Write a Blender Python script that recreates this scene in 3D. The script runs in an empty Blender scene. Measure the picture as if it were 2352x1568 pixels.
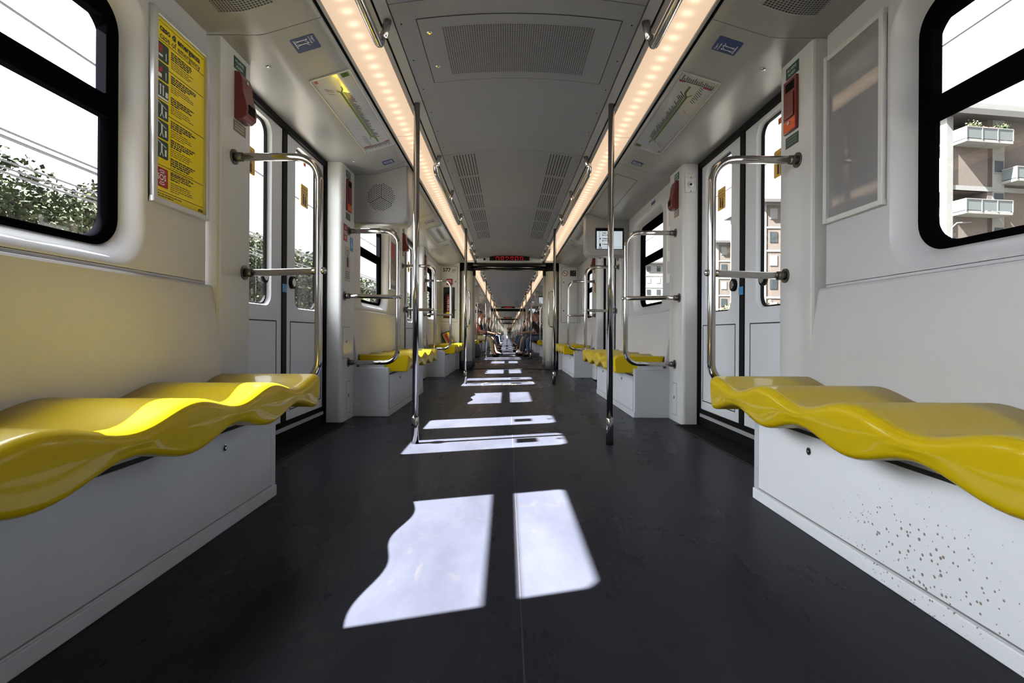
import bpy, bmesh, math, random
from mathutils import Vector, Matrix
random.seed(7)
PI = math.pi
C = bpy.context.scene.collection
sc = bpy.context.scene

# ------------------------------------------------------------------ materials
def newmat(name):
    m = bpy.data.materials.new(name); m.use_nodes = True
    nt = m.node_tree
    return m, nt, nt.nodes, nt.links, nt.nodes['Principled BSDF']

def mat(name, col, rough=.5, metal=0., coat=0., bump=0., bscale=200., var=0., vscale=3., emit=None, estr=0., spec=.5):
    m, nt, N, L, b = newmat(name)
    b.inputs['Base Color'].default_value = (*col, 1)
    b.inputs['Roughness'].default_value = rough
    b.inputs['Metallic'].default_value = metal
    b.inputs['Coat Weight'].default_value = coat
    b.inputs['Coat Roughness'].default_value = .04
    b.inputs['Specular IOR Level'].default_value = spec
    if emit:
        b.inputs['Emission Color'].default_value = (*emit, 1)
        b.inputs['Emission Strength'].default_value = estr
    tc = N.new('ShaderNodeTexCoord')
    if var > 0:
        n = N.new('ShaderNodeTexNoise'); n.inputs['Scale'].default_value = vscale; n.inputs['Detail'].default_value = 4
        L.new(tc.outputs['Object'], n.inputs['Vector'])
        r = N.new('ShaderNodeMapRange'); r.inputs['To Min'].default_value = 1 - var; r.inputs['To Max'].default_value = 1 + var * .6
        r.inputs['From Min'].default_value = .3; r.inputs['From Max'].default_value = .7
        L.new(n.outputs['Fac'], r.inputs['Value'])
        mx = N.new('ShaderNodeVectorMath'); mx.operation = 'SCALE'; mx.inputs[0].default_value = col
        L.new(r.outputs['Result'], mx.inputs['Scale']); L.new(mx.outputs['Vector'], b.inputs['Base Color'])
    if bump > 0:
        n = N.new('ShaderNodeTexNoise'); n.inputs['Scale'].default_value = bscale; n.inputs['Detail'].default_value = 2
        L.new(tc.outputs['Object'], n.inputs['Vector'])
        bp = N.new('ShaderNodeBump'); bp.inputs['Strength'].default_value = bump; bp.inputs['Distance'].default_value = .002
        L.new(n.outputs['Fac'], bp.inputs['Height']); L.new(bp.outputs['Normal'], b.inputs['Normal'])
    return m

M = {}
M['wall'] = mat('warm_white_panel', (.485, .485, .51), .38, bump=.12, bscale=260, var=.03)
M['pillar'] = mat('satin_white_pillar', (.56, .56, .56), .30, bump=.06, bscale=200)
M['base'] = mat('cool_white_base', (.53, .55, .60), .42, bump=.15, bscale=300, var=.06, vscale=4)
M['door'] = mat('grey_white_door', (.62, .64, .68), .35, bump=.08, bscale=300)
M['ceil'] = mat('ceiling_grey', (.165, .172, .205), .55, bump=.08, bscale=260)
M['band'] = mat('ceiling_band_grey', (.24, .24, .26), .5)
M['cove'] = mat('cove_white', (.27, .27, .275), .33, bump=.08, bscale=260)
M['black'] = mat('black_rubber', (.004, .004, .005), .6, spec=.12)
M['blackm'] = mat('black_matte', (.004, .004, .004), .8, spec=.1)
M['groove'] = mat('groove_dark', (.02, .02, .02), .8)
M['frame'] = mat('window_black', (.0022, .0022, .003), .9, spec=0)
M['chrome'] = mat('brushed_steel', (.50, .48, .46), .12, metal=1.)
M['flange'] = mat('dark_steel_flange', (.16, .15, .14), .35, metal=1.)
M['steeld'] = mat('steel_lock', (.5, .5, .5), .22, metal=1.)
M['alu'] = mat('anodised_aluminium', (.62, .63, .66), .3, metal=.6)
M['yellow'] = mat('glossy_yellow', (.52, .375, .0012), .36, coat=.36, spec=.15)
M['red'] = mat('alarm_red', (.12, .004, .005), .32, coat=.3)
M['orange'] = mat('alarm_orange', (.60, .09, .01), .35)
M['green'] = mat('sign_green', (.010, .045, .035), .4)
M['blue'] = mat('sign_blue', (.015, .04, .14), .35)
M['lblue'] = mat('sticker_blue', (.03, .22, .48), .4)
M['amber'] = mat('amber_sticker', (.62, .36, .05), .4)
M['posty'] = mat('poster_yellow', (.80, .62, .005), .25)
M['slot'] = mat('slot_shadow_grey', (.012, .012, .013), .8, spec=.1)
M['beam'] = mat('dark_polished_beam', (.10, .10, .10), .18, metal=1.)
M['white'] = mat('print_white', (.80, .80, .80), .4)
M['ink'] = mat('print_black', (.01, .01, .012), .45)
M['inkg'] = mat('print_grey', (.2, .2, .2), .5)
M['maroon'] = mat('sos_red', (.28, .01, .02), .35)
M['mapg'] = mat('map_green', (.05, .11, .01), .4)
M['paper'] = mat('map_paper', (.36, .37, .41), .12, coat=.5)
M['postg'] = mat('poster_grey', (.22, .22, .235), .05, coat=1.)
M['silver'] = mat('silver_sticker', (.42, .40, .38), .4)
M['brown'] = mat('notice_brown', (.14, .12, .09), .4)
M['portal'] = mat('portal_beige', (.72, .68, .58), .45, var=.05)
M['portalg'] = mat('portal_rubber_grey', (.10, .10, .11), .6)
M['plate'] = mat('threshold_metal', (.015, .014, .013), .5, metal=.5)
M['screen'] = mat('lit_screen', (.2, .2, .2), .2, emit=(.62, .72, .78), estr=.75)
M['led'] = mat('red_led', (.1, 0, 0), .3, emit=(1, .01, .03), estr=.75)
M['ledoff'] = mat('led_black_panel', (.01, .004, .004), .2)
M['khaki'] = mat('khaki_cloth', (.42, .33, .17), .8, var=.2, vscale=20)
M['jeans'] = mat('denim', (.03, .05, .10), .8, var=.2, vscale=30)
M['dark'] = mat('dark_cloth', (.012, .012, .015), .8)
M['grey'] = mat('grey_cloth', (.18, .18, .2), .8)
M['ored'] = mat('orange_shirt', (.5, .10, .04), .8)
M['tee'] = mat('white_tee', (.7, .7, .7), .8)
M['skin'] = mat('skin', (.42, .22, .14), .5)
M['skind'] = mat('skin_tan', (.20, .10, .06), .5)
M['hair'] = mat('hair_dark', (.02, .013, .01), .6)
M['bark'] = mat('bark', (.06, .045, .03), .9)
M['concrete'] = mat('pale_concrete', (.062, .062, .060), .8, var=.08)
M['roofd'] = mat('dark_eave', (.015, .014, .013), .8)
M['tile'] = mat('terracotta_tile', (.06, .025, .017), .8)
M['railg'] = mat('frosted_railing', (.035, .040, .041), .4)
M['shade'] = mat('window_dark_glass', (.012, .015, .017), .2, spec=.2)
M['blind'] = mat('roller_blind', (.055, .055, .054), .7)
M['wire'] = mat('overhead_wire', (.03, .03, .035), .6)
M['ground'] = mat('ballast_ground', (.10, .095, .08), .95, var=.3, vscale=1)
M['petal'] = mat('red_petals', (.5, .02, .02), .6)

def floor_mat():
    m, nt, N, L, b = newmat('navy_rubber_floor')
    tc = N.new('ShaderNodeTexCoord')
    mp = N.new('ShaderNodeMapping'); mp.inputs['Scale'].default_value = (1.2, .5, 1)
    L.new(tc.outputs['Object'], mp.inputs['Vector'])
    n = N.new('ShaderNodeTexNoise'); n.inputs['Scale'].default_value = 2.2; n.inputs['Detail'].default_value = 7; n.inputs['Roughness'].default_value = .6
    L.new(mp.outputs['Vector'], n.inputs['Vector'])
    r = N.new('ShaderNodeValToRGB')
    r.color_ramp.elements[0].position = .32; r.color_ramp.elements[0].color = (.0135, .0145, .020, 1)
    r.color_ramp.elements[1].position = .70; r.color_ramp.elements[1].color = (.0220, .0235, .031, 1)
    L.new(n.outputs['Fac'], r.inputs['Fac'])
    # scuffs
    n2 = N.new('ShaderNodeTexNoise'); n2.inputs['Scale'].default_value = 9; n2.inputs['Detail'].default_value = 8; n2.inputs['Distortion'].default_value = 1.5
    L.new(mp.outputs['Vector'], n2.inputs['Vector'])
    r2 = N.new('ShaderNodeMapRange'); r2.inputs['From Min'].default_value = .62; r2.inputs['From Max'].default_value = .78
    r2.inputs['To Min'].default_value = 0; r2.inputs['To Max'].default_value = .5
    L.new(n2.outputs['Fac'], r2.inputs['Value'])
    mx = N.new('ShaderNodeMixRGB'); mx.inputs['Color2'].default_value = (.03, .026, .022, 1)
    L.new(r2.outputs['Result'], mx.inputs['Fac']); L.new(r.outputs['Color'], mx.inputs['Color1'])
    L.new(mx.outputs['Color'], b.inputs['Base Color'])
    r3 = N.new('ShaderNodeMapRange'); r3.inputs['To Min'].default_value = .20; r3.inputs['To Max'].default_value = .36
    L.new(n.outputs['Fac'], r3.inputs['Value']); L.new(r3.outputs['Result'], b.inputs['Roughness'])
    b.inputs['Specular IOR Level'].default_value = .03
    n3 = N.new('ShaderNodeTexNoise'); n3.inputs['Scale'].default_value = 90; n3.inputs['Detail'].default_value = 3
    L.new(tc.outputs['Object'], n3.inputs['Vector'])
    bp = N.new('ShaderNodeBump'); bp.inputs['Strength'].default_value = .12; bp.inputs['Distance'].default_value = .003
    L.new(n3.outputs['Fac'], bp.inputs['Height']); L.new(bp.outputs['Normal'], b.inputs['Normal'])
    return m
M['floor'] = floor_mat()

def dots_mat(name, base, px, py, r, rough=.5):
    """round perforations on a square grid in object x/y"""
    m, nt, N, L, b = newmat(name)
    b.inputs['Roughness'].default_value = rough
    tc = N.new('ShaderNodeTexCoord'); sp = N.new('ShaderNodeSeparateXYZ'); L.new(tc.outputs['Object'], sp.inputs[0])
    outs = []
    for ax, p in (('X', px), ('Y', py)):
        d = N.new('ShaderNodeMath'); d.operation = 'DIVIDE'; d.inputs[1].default_value = p; L.new(sp.outputs[ax], d.inputs[0])
        f = N.new('ShaderNodeMath'); f.operation = 'FLOORED_MODULO'; f.inputs[1].default_value = 1; L.new(d.outputs[0], f.inputs[0])
        s = N.new('ShaderNodeMath'); s.operation = 'SUBTRACT'; s.inputs[1].default_value = .5; L.new(f.outputs[0], s.inputs[0])
        q = N.new('ShaderNodeMath'); q.operation = 'MULTIPLY'; L.new(s.outputs[0], q.inputs[0]); L.new(s.outputs[0], q.inputs[1])
        outs.append(q)
    a = N.new('ShaderNodeMath'); a.operation = 'ADD'; L.new(outs[0].outputs[0], a.inputs[0]); L.new(outs[1].outputs[0], a.inputs[1])
    c = N.new('ShaderNodeMath'); c.operation = 'LESS_THAN'; c.inputs[1].default_value = r * r; L.new(a.outputs[0], c.inputs[0])
    mx = N.new('ShaderNodeMixRGB'); mx.inputs['Color1'].default_value = (*base, 1); mx.inputs['Color2'].default_value = (.003, .003, .003, 1)
    L.new(c.outputs[0], mx.inputs['Fac']); L.new(mx.outputs['Color'], b.inputs['Base Color'])
    return m
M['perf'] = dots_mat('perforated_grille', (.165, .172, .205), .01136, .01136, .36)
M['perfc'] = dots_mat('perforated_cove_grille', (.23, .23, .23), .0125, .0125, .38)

def light_mat():
    m, nt, N, L, b = newmat('led_diffuser')
    tc = N.new('ShaderNodeTexCoord'); sp = N.new('ShaderNodeSeparateXYZ'); L.new(tc.outputs['Object'], sp.inputs[0])
    def mth(op, a, v=None, bb=None):
        n = N.new('ShaderNodeMath'); n.operation = op
        if hasattr(a, 'outputs'): L.new(a.outputs[0], n.inputs[0])
        else: L.new(a, n.inputs[0])
        if v is not None: n.inputs[1].default_value = v
        if bb is not None: L.new(bb.outputs[0], n.inputs[1])
        return n
    y = mth('DIVIDE', sp.outputs['Y'], .0943)
    y = mth('FLOORED_MODULO', y, 1); y = mth('SUBTRACT', y, .5); y = mth('MULTIPLY', y, .0943)
    x = mth('ABSOLUTE', sp.outputs['X'])  # mesh is centred on the LED row
    y2 = mth('MULTIPLY', y, bb=y); x2 = mth('MULTIPLY', x, bb=x)
    r2 = mth('ADD', y2, bb=x2)
    e = mth('MULTIPLY', r2, -1 / (2 * .017 ** 2)); g = mth('EXPONENT', e)
    e2 = mth('MULTIPLY', x2, -1 / (2 * .06 ** 2)); g2 = mth('EXPONENT', e2)
    s = mth('MULTIPLY', g, .65); s2 = mth('MULTIPLY', g2, .13)
    t = mth('ADD', s, bb=s2); t = mth('ADD', t, .80)
    em = N.new('ShaderNodeEmission'); em.inputs['Color'].default_value = (1, .72, .49, 1)
    L.new(t.outputs[0], em.inputs['Strength'])
    N.remove(b); L.new(em.outputs[0], N['Material Output'].inputs[0])
    return m
M['light'] = light_mat()

def glass_mat(name='thin_glass', dust=.002):
    m, nt, N, L, b = newmat(name)
    tr = N.new('ShaderNodeBsdfTransparent'); tr.inputs[0].default_value = (.97, .985, .98, 1)
    gl = N.new('ShaderNodeBsdfGlossy'); gl.inputs['Roughness'].default_value = .02
    fc = N.new('ShaderNodeLayerWeight'); fc.inputs['Blend'].default_value = .5
    pw = N.new('ShaderNodeMath'); pw.operation = 'POWER'; pw.inputs[1].default_value = 4.5; L.new(fc.outputs['Facing'], pw.inputs[0])
    lw = N.new('ShaderNodeMath'); lw.operation = 'MULTIPLY_ADD'; lw.inputs[1].default_value = .8; lw.inputs[2].default_value = .05; L.new(pw.outputs[0], lw.inputs[0])
    mx = N.new('ShaderNodeMixShader'); L.new(lw.outputs[0], mx.inputs[0]); L.new(tr.outputs[0], mx.inputs[1]); L.new(gl.outputs[0], mx.inputs[2])
    # dust specks
    tc = N.new('ShaderNodeTexCoord'); n = N.new('ShaderNodeTexNoise'); n.inputs['Scale'].default_value = 55; n.inputs['Detail'].default_value = 6
    L.new(tc.outputs['Object'], n.inputs['Vector'])
    r = N.new('ShaderNodeMapRange'); r.inputs['From Min'].default_value = .56; r.inputs['From Max'].default_value = .8
    r.inputs['To Min'].default_value = dust * .4; r.inputs['To Max'].default_value = dust * 6
    L.new(n.outputs['Fac'], r.inputs['Value'])
    df = N.new('ShaderNodeBsdfDiffuse'); df.inputs[0].default_value = (.7, .7, .7, 1)
    m2 = N.new('ShaderNodeMixShader'); L.new(r.outputs['Result'], m2.inputs[0]); L.new(mx.outputs[0], m2.inputs[1]); L.new(df.outputs[0], m2.inputs[2])
    N.remove(b); L.new(m2.outputs[0], N['Material Output'].inputs[0])
    return m
M['glass'] = glass_mat()

def brick_mat():
    m, nt, N, L, b = newmat('brown_brick')
    tc = N.new('ShaderNodeTexCoord'); sp = N.new('ShaderNodeSeparateXYZ'); L.new(tc.outputs['Object'], sp.inputs[0])
    ad = N.new('ShaderNodeMath'); ad.operation = 'ADD'; L.new(sp.outputs['X'], ad.inputs[0]); L.new(sp.outputs['Y'], ad.inputs[1])
    cb = N.new('ShaderNodeCombineXYZ'); L.new(ad.outputs[0], cb.inputs['X']); L.new(sp.outputs['Z'], cb.inputs['Y'])
    br = N.new('ShaderNodeTexBrick'); br.inputs['Scale'].default_value = 3.2
    br.inputs['Color1'].default_value = (.024, .017, .012, 1); br.inputs['Color2'].default_value = (.032, .023, .018, 1)
    br.inputs['Mortar'].default_value = (.037, .032, .028, 1); br.inputs['Mortar Size'].default_value = .018
    L.new(cb.outputs[0], br.inputs['Vector']); L.new(br.outputs['Color'], b.inputs['Base Color'])
    b.inputs['Roughness'].default_value = .9
    return m
M['brick'] = brick_mat()

def leaf_mat(name, c1, c2):
    m, nt, N, L, b = newmat(name)
    oi = N.new('ShaderNodeNewGeometry'); n = N.new('ShaderNodeTexNoise'); n.inputs['Scale'].default_value = 2.5
    tc = N.new('ShaderNodeTexCoord'); L.new(tc.outputs['Object'], n.inputs['Vector'])
    r = N.new('ShaderNodeValToRGB'); r.color_ramp.elements[0].position = .35; r.color_ramp.elements[1].position = .65
    r.color_ramp.elements[0].color = (*c1, 1); r.color_ramp.elements[1].color = (*c2, 1)
    L.new(n.outputs['Fac'], r.inputs['Fac']); L.new(r.outputs['Color'], b.inputs['Base Color'])
    b.inputs['Roughness'].default_value = .8; b.inputs['Specular IOR Level'].default_value = .05
    return m
M['leaf'] = leaf_mat('leaf_green', (.008, .012, .007), (.030, .036, .018))
M['leafl'] = leaf_mat('leaf_pale', (.016, .021, .011), (.055, .062, .032))

def stained_mat():
    """white panel, paled to look brightly lit, with brown spatter on its lower middle"""
    m, nt, N, L, b = newmat('spattered_lit_white_base')
    tc = N.new('ShaderNodeTexCoord')
    v = N.new('ShaderNodeTexVoronoi'); v.inputs['Scale'].default_value = 34; L.new(tc.outputs['Object'], v.inputs['Vector'])
    cs = N.new('ShaderNodeSeparateXYZ'); L.new(v.outputs['Color'], cs.inputs[0])
    th = N.new('ShaderNodeMath'); th.operation = 'POWER'; th.inputs[1].default_value = 4.0; L.new(cs.outputs['X'], th.inputs[0])
    t2 = N.new('ShaderNodeMath'); t2.operation = 'MULTIPLY'; t2.inputs[1].default_value = .20; L.new(th.outputs[0], t2.inputs[0])
    vm = N.new('ShaderNodeVectorMath'); vm.operation = 'DISTANCE'; vm.inputs[1].default_value = (0, .0, .03)
    mp = N.new('ShaderNodeMapping'); mp.inputs['Scale'].default_value = (0, 1, 2.1); mp.inputs['Location'].default_value = (0, .0, 0)
    L.new(tc.outputs['Object'], mp.inputs['Vector']); L.new(mp.outputs[0], vm.inputs[0])
    fall = N.new('ShaderNodeMapRange'); fall.inputs['From Min'].default_value = .12; fall.inputs['From Max'].default_value = .52
    fall.inputs['To Min'].default_value = 1; fall.inputs['To Max'].default_value = 0.12
    L.new(vm.outputs['Value'], fall.inputs['Value'])
    t3 = N.new('ShaderNodeMath'); t3.operation = 'MULTIPLY'; L.new(t2.outputs[0], t3.inputs[0]); L.new(fall.outputs[0], t3.inputs[1])
    lt = N.new('ShaderNodeMath'); lt.operation = 'SUBTRACT'; L.new(t3.outputs[0], lt.inputs[0]); L.new(v.outputs['Distance'], lt.inputs[1])
    v2 = N.new('ShaderNodeTexVoronoi'); v2.inputs['Scale'].default_value = 95; L.new(tc.outputs['Object'], v2.inputs['Vector'])
    c2 = N.new('ShaderNodeSeparateXYZ'); L.new(v2.outputs['Color'], c2.inputs[0])
    p2 = N.new('ShaderNodeMath'); p2.operation = 'POWER'; p2.inputs[1].default_value = 2.2; L.new(c2.outputs['X'], p2.inputs[0])
    q2 = N.new('ShaderNodeMath'); q2.operation = 'MULTIPLY'; L.new(p2.outputs[0], q2.inputs[0]); L.new(fall.outputs[0], q2.inputs[1])
    w2 = N.new('ShaderNodeMath'); w2.operation = 'MULTIPLY_ADD'; w2.inputs[1].default_value = .62; w2.inputs[2].default_value = -.16; L.new(q2.outputs[0], w2.inputs[0])
    l2 = N.new('ShaderNodeMath'); l2.operation = 'SUBTRACT'; L.new(w2.outputs[0], l2.inputs[0]); L.new(v2.outputs['Distance'], l2.inputs[1])
    mxm = N.new('ShaderNodeMath'); mxm.operation = 'MAXIMUM'; L.new(lt.outputs[0], mxm.inputs[0]); L.new(l2.outputs[0], mxm.inputs[1])
    mr = N.new('ShaderNodeMapRange'); mr.inputs['From Min'].default_value = 0; mr.inputs['From Max'].default_value = .09
    L.new(mxm.outputs[0], mr.inputs['Value'])
    mx = N.new('ShaderNodeMixRGB'); mx.inputs['Color1'].default_value = (.80, .82, .87, 1); mx.inputs['Color2'].default_value = (.24, .21, .19, 1)  # white paler than the plain base: light from the left windows painted in
    L.new(mr.outputs[0], mx.inputs['Fac']); L.new(mx.outputs[0], b.inputs['Base Color'])
    b.inputs['Roughness'].default_value = .42
    return m
M['stain'] = stained_mat()

# ------------------------------------------------------------------ mesh builder
class MB:
    def __init__(s): s.v = []; s.f = []; s.sm = []
    def add(s, vs, fs, smooth=False):
        o = len(s.v); s.v += [tuple(p) for p in vs]
        s.f += [tuple(i + o for i in f) for f in fs]; s.sm += [smooth] * len(fs); return s
    def box(s, x0, x1, y0, y1, z0, z1):
        x0, x1 = min(x0, x1), max(x0, x1); y0, y1 = min(y0, y1), max(y0, y1); z0, z1 = min(z0, z1), max(z0, z1)
        vs = [(x, y, z) for x in (x0, x1) for y in (y0, y1) for z in (z0, z1)]
        return s.add(vs, [(0, 1, 3, 2), (4, 6, 7, 5), (0, 4, 5, 1), (2, 3, 7, 6), (0, 2, 6, 4), (1, 5, 7, 3)])
    def loft(s, loops, closed=True, cap=False, smooth=True):
        n = len(loops[0]); vs = [p for l in loops for p in l]; fs = []
        for i in range(len(loops) - 1):
            for j in range(n if closed else n - 1):
                k = (j + 1) % n
                fs.append((i * n + j, i * n + k, (i + 1) * n + k, (i + 1) * n + j))
        s.add(vs, fs, smooth)
        if cap:
            o = len(s.v) - len(vs)
            s.f.append(tuple(o + j for j in range(n))[::-1]); s.sm.append(False)
            s.f.append(tuple(o + (len(loops) - 1) * n + j for j in range(n))); s.sm.append(False)
        return s
    def tube(s, pts, r, seg=14, cap=True):
        pts = [Vector(p) for p in pts]; rs = r if isinstance(r, (list, tuple)) else [r] * len(pts)
        loops = []; prev = None
        for i, p in enumerate(pts):
            if i == 0: d = pts[1] - p
            elif i == len(pts) - 1: d = p - pts[i - 1]
            else: d = (pts[i + 1] - p).normalized() + (p - pts[i - 1]).normalized()
            d.normalize()
            if prev is None:
                a = Vector((0, 0, 1)) if abs(d.z) < .9 else Vector((1, 0, 0)); n = d.cross(a).normalized()
            else:
                n = (prev - d * prev.dot(d)).normalized()
            prev = n; bn = d.cross(n)
            loops.append([p + (n * math.cos(t) + bn * math.sin(t)) * rs[i] for t in [2 * PI * k / seg for k in range(seg)]])
        return s.loft(loops, True, cap)
    def cyl(s, c, axis, r, h, seg=20):
        a = Vector(axis).normalized(); c = Vector(c)
        return s.tube([c, c + a * h], r, seg)
    def sph(s, c, r, u=12, v=8, sc=(1, 1, 1)):
        loops = []
        for i in range(v + 1):
            t = PI * i / v; rr = max(math.sin(t), .02) * r
            loops.append([(c[0] + rr * math.cos(2 * PI * k / u) * sc[0], c[1] + rr * math.sin(2 * PI * k / u) * sc[1], c[2] + r * math.cos(t) * sc[2]) for k in range(u)])
        return s.loft(loops, True, True)
    def build(s, name, m, parent=None, bevel=0., origin=None, kind=None):
        me = bpy.data.meshes.new(name)
        if origin is None:
            if parent is not None: origin = root_loc(parent)
            else:
                xs = [p[0] for p in s.v]; ys = [p[1] for p in s.v]; zs = [p[2] for p in s.v]
                origin = Vector(((min(xs) + max(xs)) / 2, (min(ys) + max(ys)) / 2, min(zs)))
        origin = Vector(origin)
        me.from_pydata([tuple(Vector(p) - origin) for p in s.v], [], s.f)
        me.polygons.foreach_set('use_smooth', s.sm)
        bm = bmesh.new(); bm.from_mesh(me)
        if bevel > 0:
            bmesh.ops.remove_doubles(bm, verts=bm.verts, dist=1e-5)
            es = [e for e in bm.edges if len(e.link_faces) == 2 and e.calc_face_angle(0) > .6]
            bmesh.ops.bevel(bm, geom=es, offset=bevel, segments=2, profile=.5, affect='EDGES')
        bmesh.ops.recalc_face_normals(bm, faces=bm.faces)
        bm.to_mesh(me); bm.free()
        me.materials.append(M[m] if isinstance(m, str) else m)
        o = bpy.data.objects.new(name, me); C.objects.link(o)
        if parent is not None:
            o.parent = parent
            o.location = origin - root_loc(parent)
        else:
            o.location = origin
        if kind: o['kind'] = kind
        return o

def root_loc(o):
    v = Vector(o.location)
    while o.parent is not None:
        o = o.parent; v += Vector(o.location)
    return v
def empty(name, loc, label=None, cat=None, group=None, kind=None):
    o = bpy.data.objects.new(name, None); o.location = loc; o.empty_display_size = .1; C.objects.link(o)
    return tag(o, label, cat, group, kind)
def tag(o, label=None, cat=None, group=None, kind=None):
    for k, v in (('label', label), ('category', cat), ('group', group), ('kind', kind)):
        if v: o[k] = v
    return o
KIDS = {}
def copy_tree(o, dy=0, dx=0, parent=None):
    c = o.copy(); C.objects.link(c)
    if parent is not None: c.parent = parent
    else: c.location = (o.location.x + dx, o.location.y + dy, o.location.z)
    for ch in list(o.children):
        copy_tree(ch, parent=c)
    return c
PROTO = {}
def place(key, fn, y, label, cat, group=None, kind=None):
    """first call builds, later ones copy and shift along the train"""
    if key in PROTO:
        o, y0 = PROTO[key]; c = copy_tree(o, y - y0)
        for k in ('group', 'label', 'category', 'kind'):
            if k in c: del c[k]
    else:
        c = fn(y); PROTO[key] = (c, y)
    return tag(c, label, cat, group, kind)

TMP = bpy.data.scenes.new('tmp'); TVL = TMP.view_layers[0]
def evaluated_mesh(ob):
    TMP.collection.objects.link(ob); TVL.update(); dg = TVL.depsgraph; dg.update()
    me = bpy.data.meshes.new_from_object(ob.evaluated_get(dg)); TMP.collection.objects.unlink(ob)
    return me
def text_mesh(s, size, bold=0.):
    cu = bpy.data.curves.new('t', 'FONT'); cu.body = s; cu.size = size; cu.offset = bold; cu.resolution_u = 3
    ob = bpy.data.objects.new('t', cu)
    me = evaluated_mesh(ob)
    vs = [tuple(v.co) for v in me.vertices]; fs = [tuple(p.vertices) for p in me.polygons]
    bpy.data.objects.remove(ob); bpy.data.curves.remove(cu); bpy.data.meshes.remove(me)
    return vs, fs

class Plane:
    """a flat drawing surface: o = origin (lower left), r = reading direction, u = up, n = outward normal"""
    def __init__(s, o, r, u):
        s.o = Vector(o); s.r = Vector(r).normalized(); s.u = Vector(u).normalized(); s.n = s.r.cross(s.u)
    def p(s, a, b, h): return s.o + s.r * a + s.u * b + s.n * h
    def rect(s, mb, a0, b0, a1, b1, h0=0, h1=.001):
        vs = [s.p(a, b, h) for a in (a0, a1) for b in (b0, b1) for h in (h0, h1)]
        return mb.add(vs, [(0, 1, 3, 2), (4, 6, 7, 5), (0, 4, 5, 1), (2, 3, 7, 6), (0, 2, 6, 4), (1, 5, 7, 3)])
    def rrect(s, mb, a0, b0, a1, b1, r, h0=0, h1=.001):
        l = ring((a0 + a1) / 2, (b0 + b1) / 2, (a1 - a0) / 2, (b1 - b0) / 2, r, 4)
        return mb.loft([[s.p(a, b, h0) for a, b in l], [s.p(a, b, h1) for a, b in l]], True, True, False)
    def disc(s, mb, a, b, r, h0=0, h1=.001, seg=20):
        l = [(a + r * math.cos(2 * PI * k / seg), b + r * math.sin(2 * PI * k / seg)) for k in range(seg)]
        return mb.loft([[s.p(x, y, h0) for x, y in l], [s.p(x, y, h1) for x, y in l]], True, True, False)
    def ringd(s, mb, a, b, r0, r1, h, seg=24, a0=0., a1=2 * PI):
        ls = []
        for rr in (r0, r1):
            ls.append([s.p(a + rr * math.cos(a0 + (a1 - a0) * k / seg), b + rr * math.sin(a0 + (a1 - a0) * k / seg), h) for k in range(seg + 1)])
        return mb.loft(ls, False, False, False)
    def line(s, mb, a0, b0, a1, b1, w, h=.0012):
        d = Vector((a1 - a0, b1 - b0)).normalized(); q = Vector((-d.y, d.x)) * w / 2
        return mb.add([s.p(a0 + q.x, b0 + q.y, h), s.p(a1 + q.x, b1 + q.y, h), s.p(a1 - q.x, b1 - q.y, h), s.p(a0 - q.x, b0 - q.y, h)], [(0, 1, 2, 3)])
    def text(s, mb, t, a, b, size, h=.0014, bold=0., sx=1.):
        vs, fs = text_mesh(t, size, bold)
        return mb.add([s.p(a + v[0] * sx, b + v[1], h) for v in vs], fs)
    def para(s, mb, a, b, w, rows, pitch, th, h=.0012, rnd=None):
        rnd = rnd or random
        for i in range(rows):
            x = a; end = a + w * (rnd.uniform(.72, 1) if i < rows - 1 else rnd.uniform(.3, .8))
            while x < end:
                l = rnd.uniform(.008, .026); s.rect(mb, x, b - i * pitch - th, min(x + l, end), b - i * pitch, h - .0002, h); x += l + .0035

def ring(cy, cz, hw, hh, r, n=6):
    """rounded rectangle, counter clockwise from the lower right corner; 4*(n+1) points"""
    out = []
    for (sx, sy, a0) in ((1, -1, -PI / 2), (1, 1, 0), (-1, 1, PI / 2), (-1, -1, PI)):
        for i in range(n + 1):
            t = a0 + PI / 2 * i / n
            out.append((cy + sx * (hw - r) + r * math.cos(t), cz + sy * (hh - r) + r * math.sin(t)))
    return out
def ring_rect(y0, y1, z0, z1, inner, n=6):
    """outer rectangle loop matched point by point to ring()"""
    out = []
    cor = [(y1, z0), (y1, z1), (y0, z1), (y0, z0)]
    for q in range(4):
        c = cor[q]
        for i in range(n + 1):
            p = inner[q * (n + 1) + i]; h = n / 2
            if q == 0: s0 = (p[0], z0) ; s1 = (y1, p[1])
            elif q == 1: s0 = (y1, p[1]); s1 = (p[0], z1)
            elif q == 2: s0 = (p[0], z1); s1 = (y0, p[1])
            else: s0 = (y0, p[1]); s1 = (p[0], z0)
            out.append(c if i == h else (s0 if i < h else s1))
    return out

# ------------------------------------------------------------------ layout (metres; x = 0 is the middle of the aisle)
G = 10.59; L = 18.50; P = 3.86
D0 = [7.13, 3.27, -.59, -4.45]
B0 = [5.20, 1.34, -2.52]
SN = {-1: 'left', 1: 'right'}
ORD = ['first', 'second', 'third', 'fourth', 'fifth']

# ---- floor
def floor_piece(y0, y1):
    mb = MB(); n = 1
    mb.box(-1.5, 1.5, y0, y1, -.06, 0)
    return mb.build('floor', 'floor', kind='structure')
floor_piece(-3.4, 10.13)
for k in range(1, 5): floor_piece(G + .47 + (k - 1) * L, G - .47 + k * L)
sm = MB(); sm.box(.001, .004, -3.3, 10.1, 0, .0006)
sm.build('floor_seam', 'groove', kind='structure')

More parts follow.
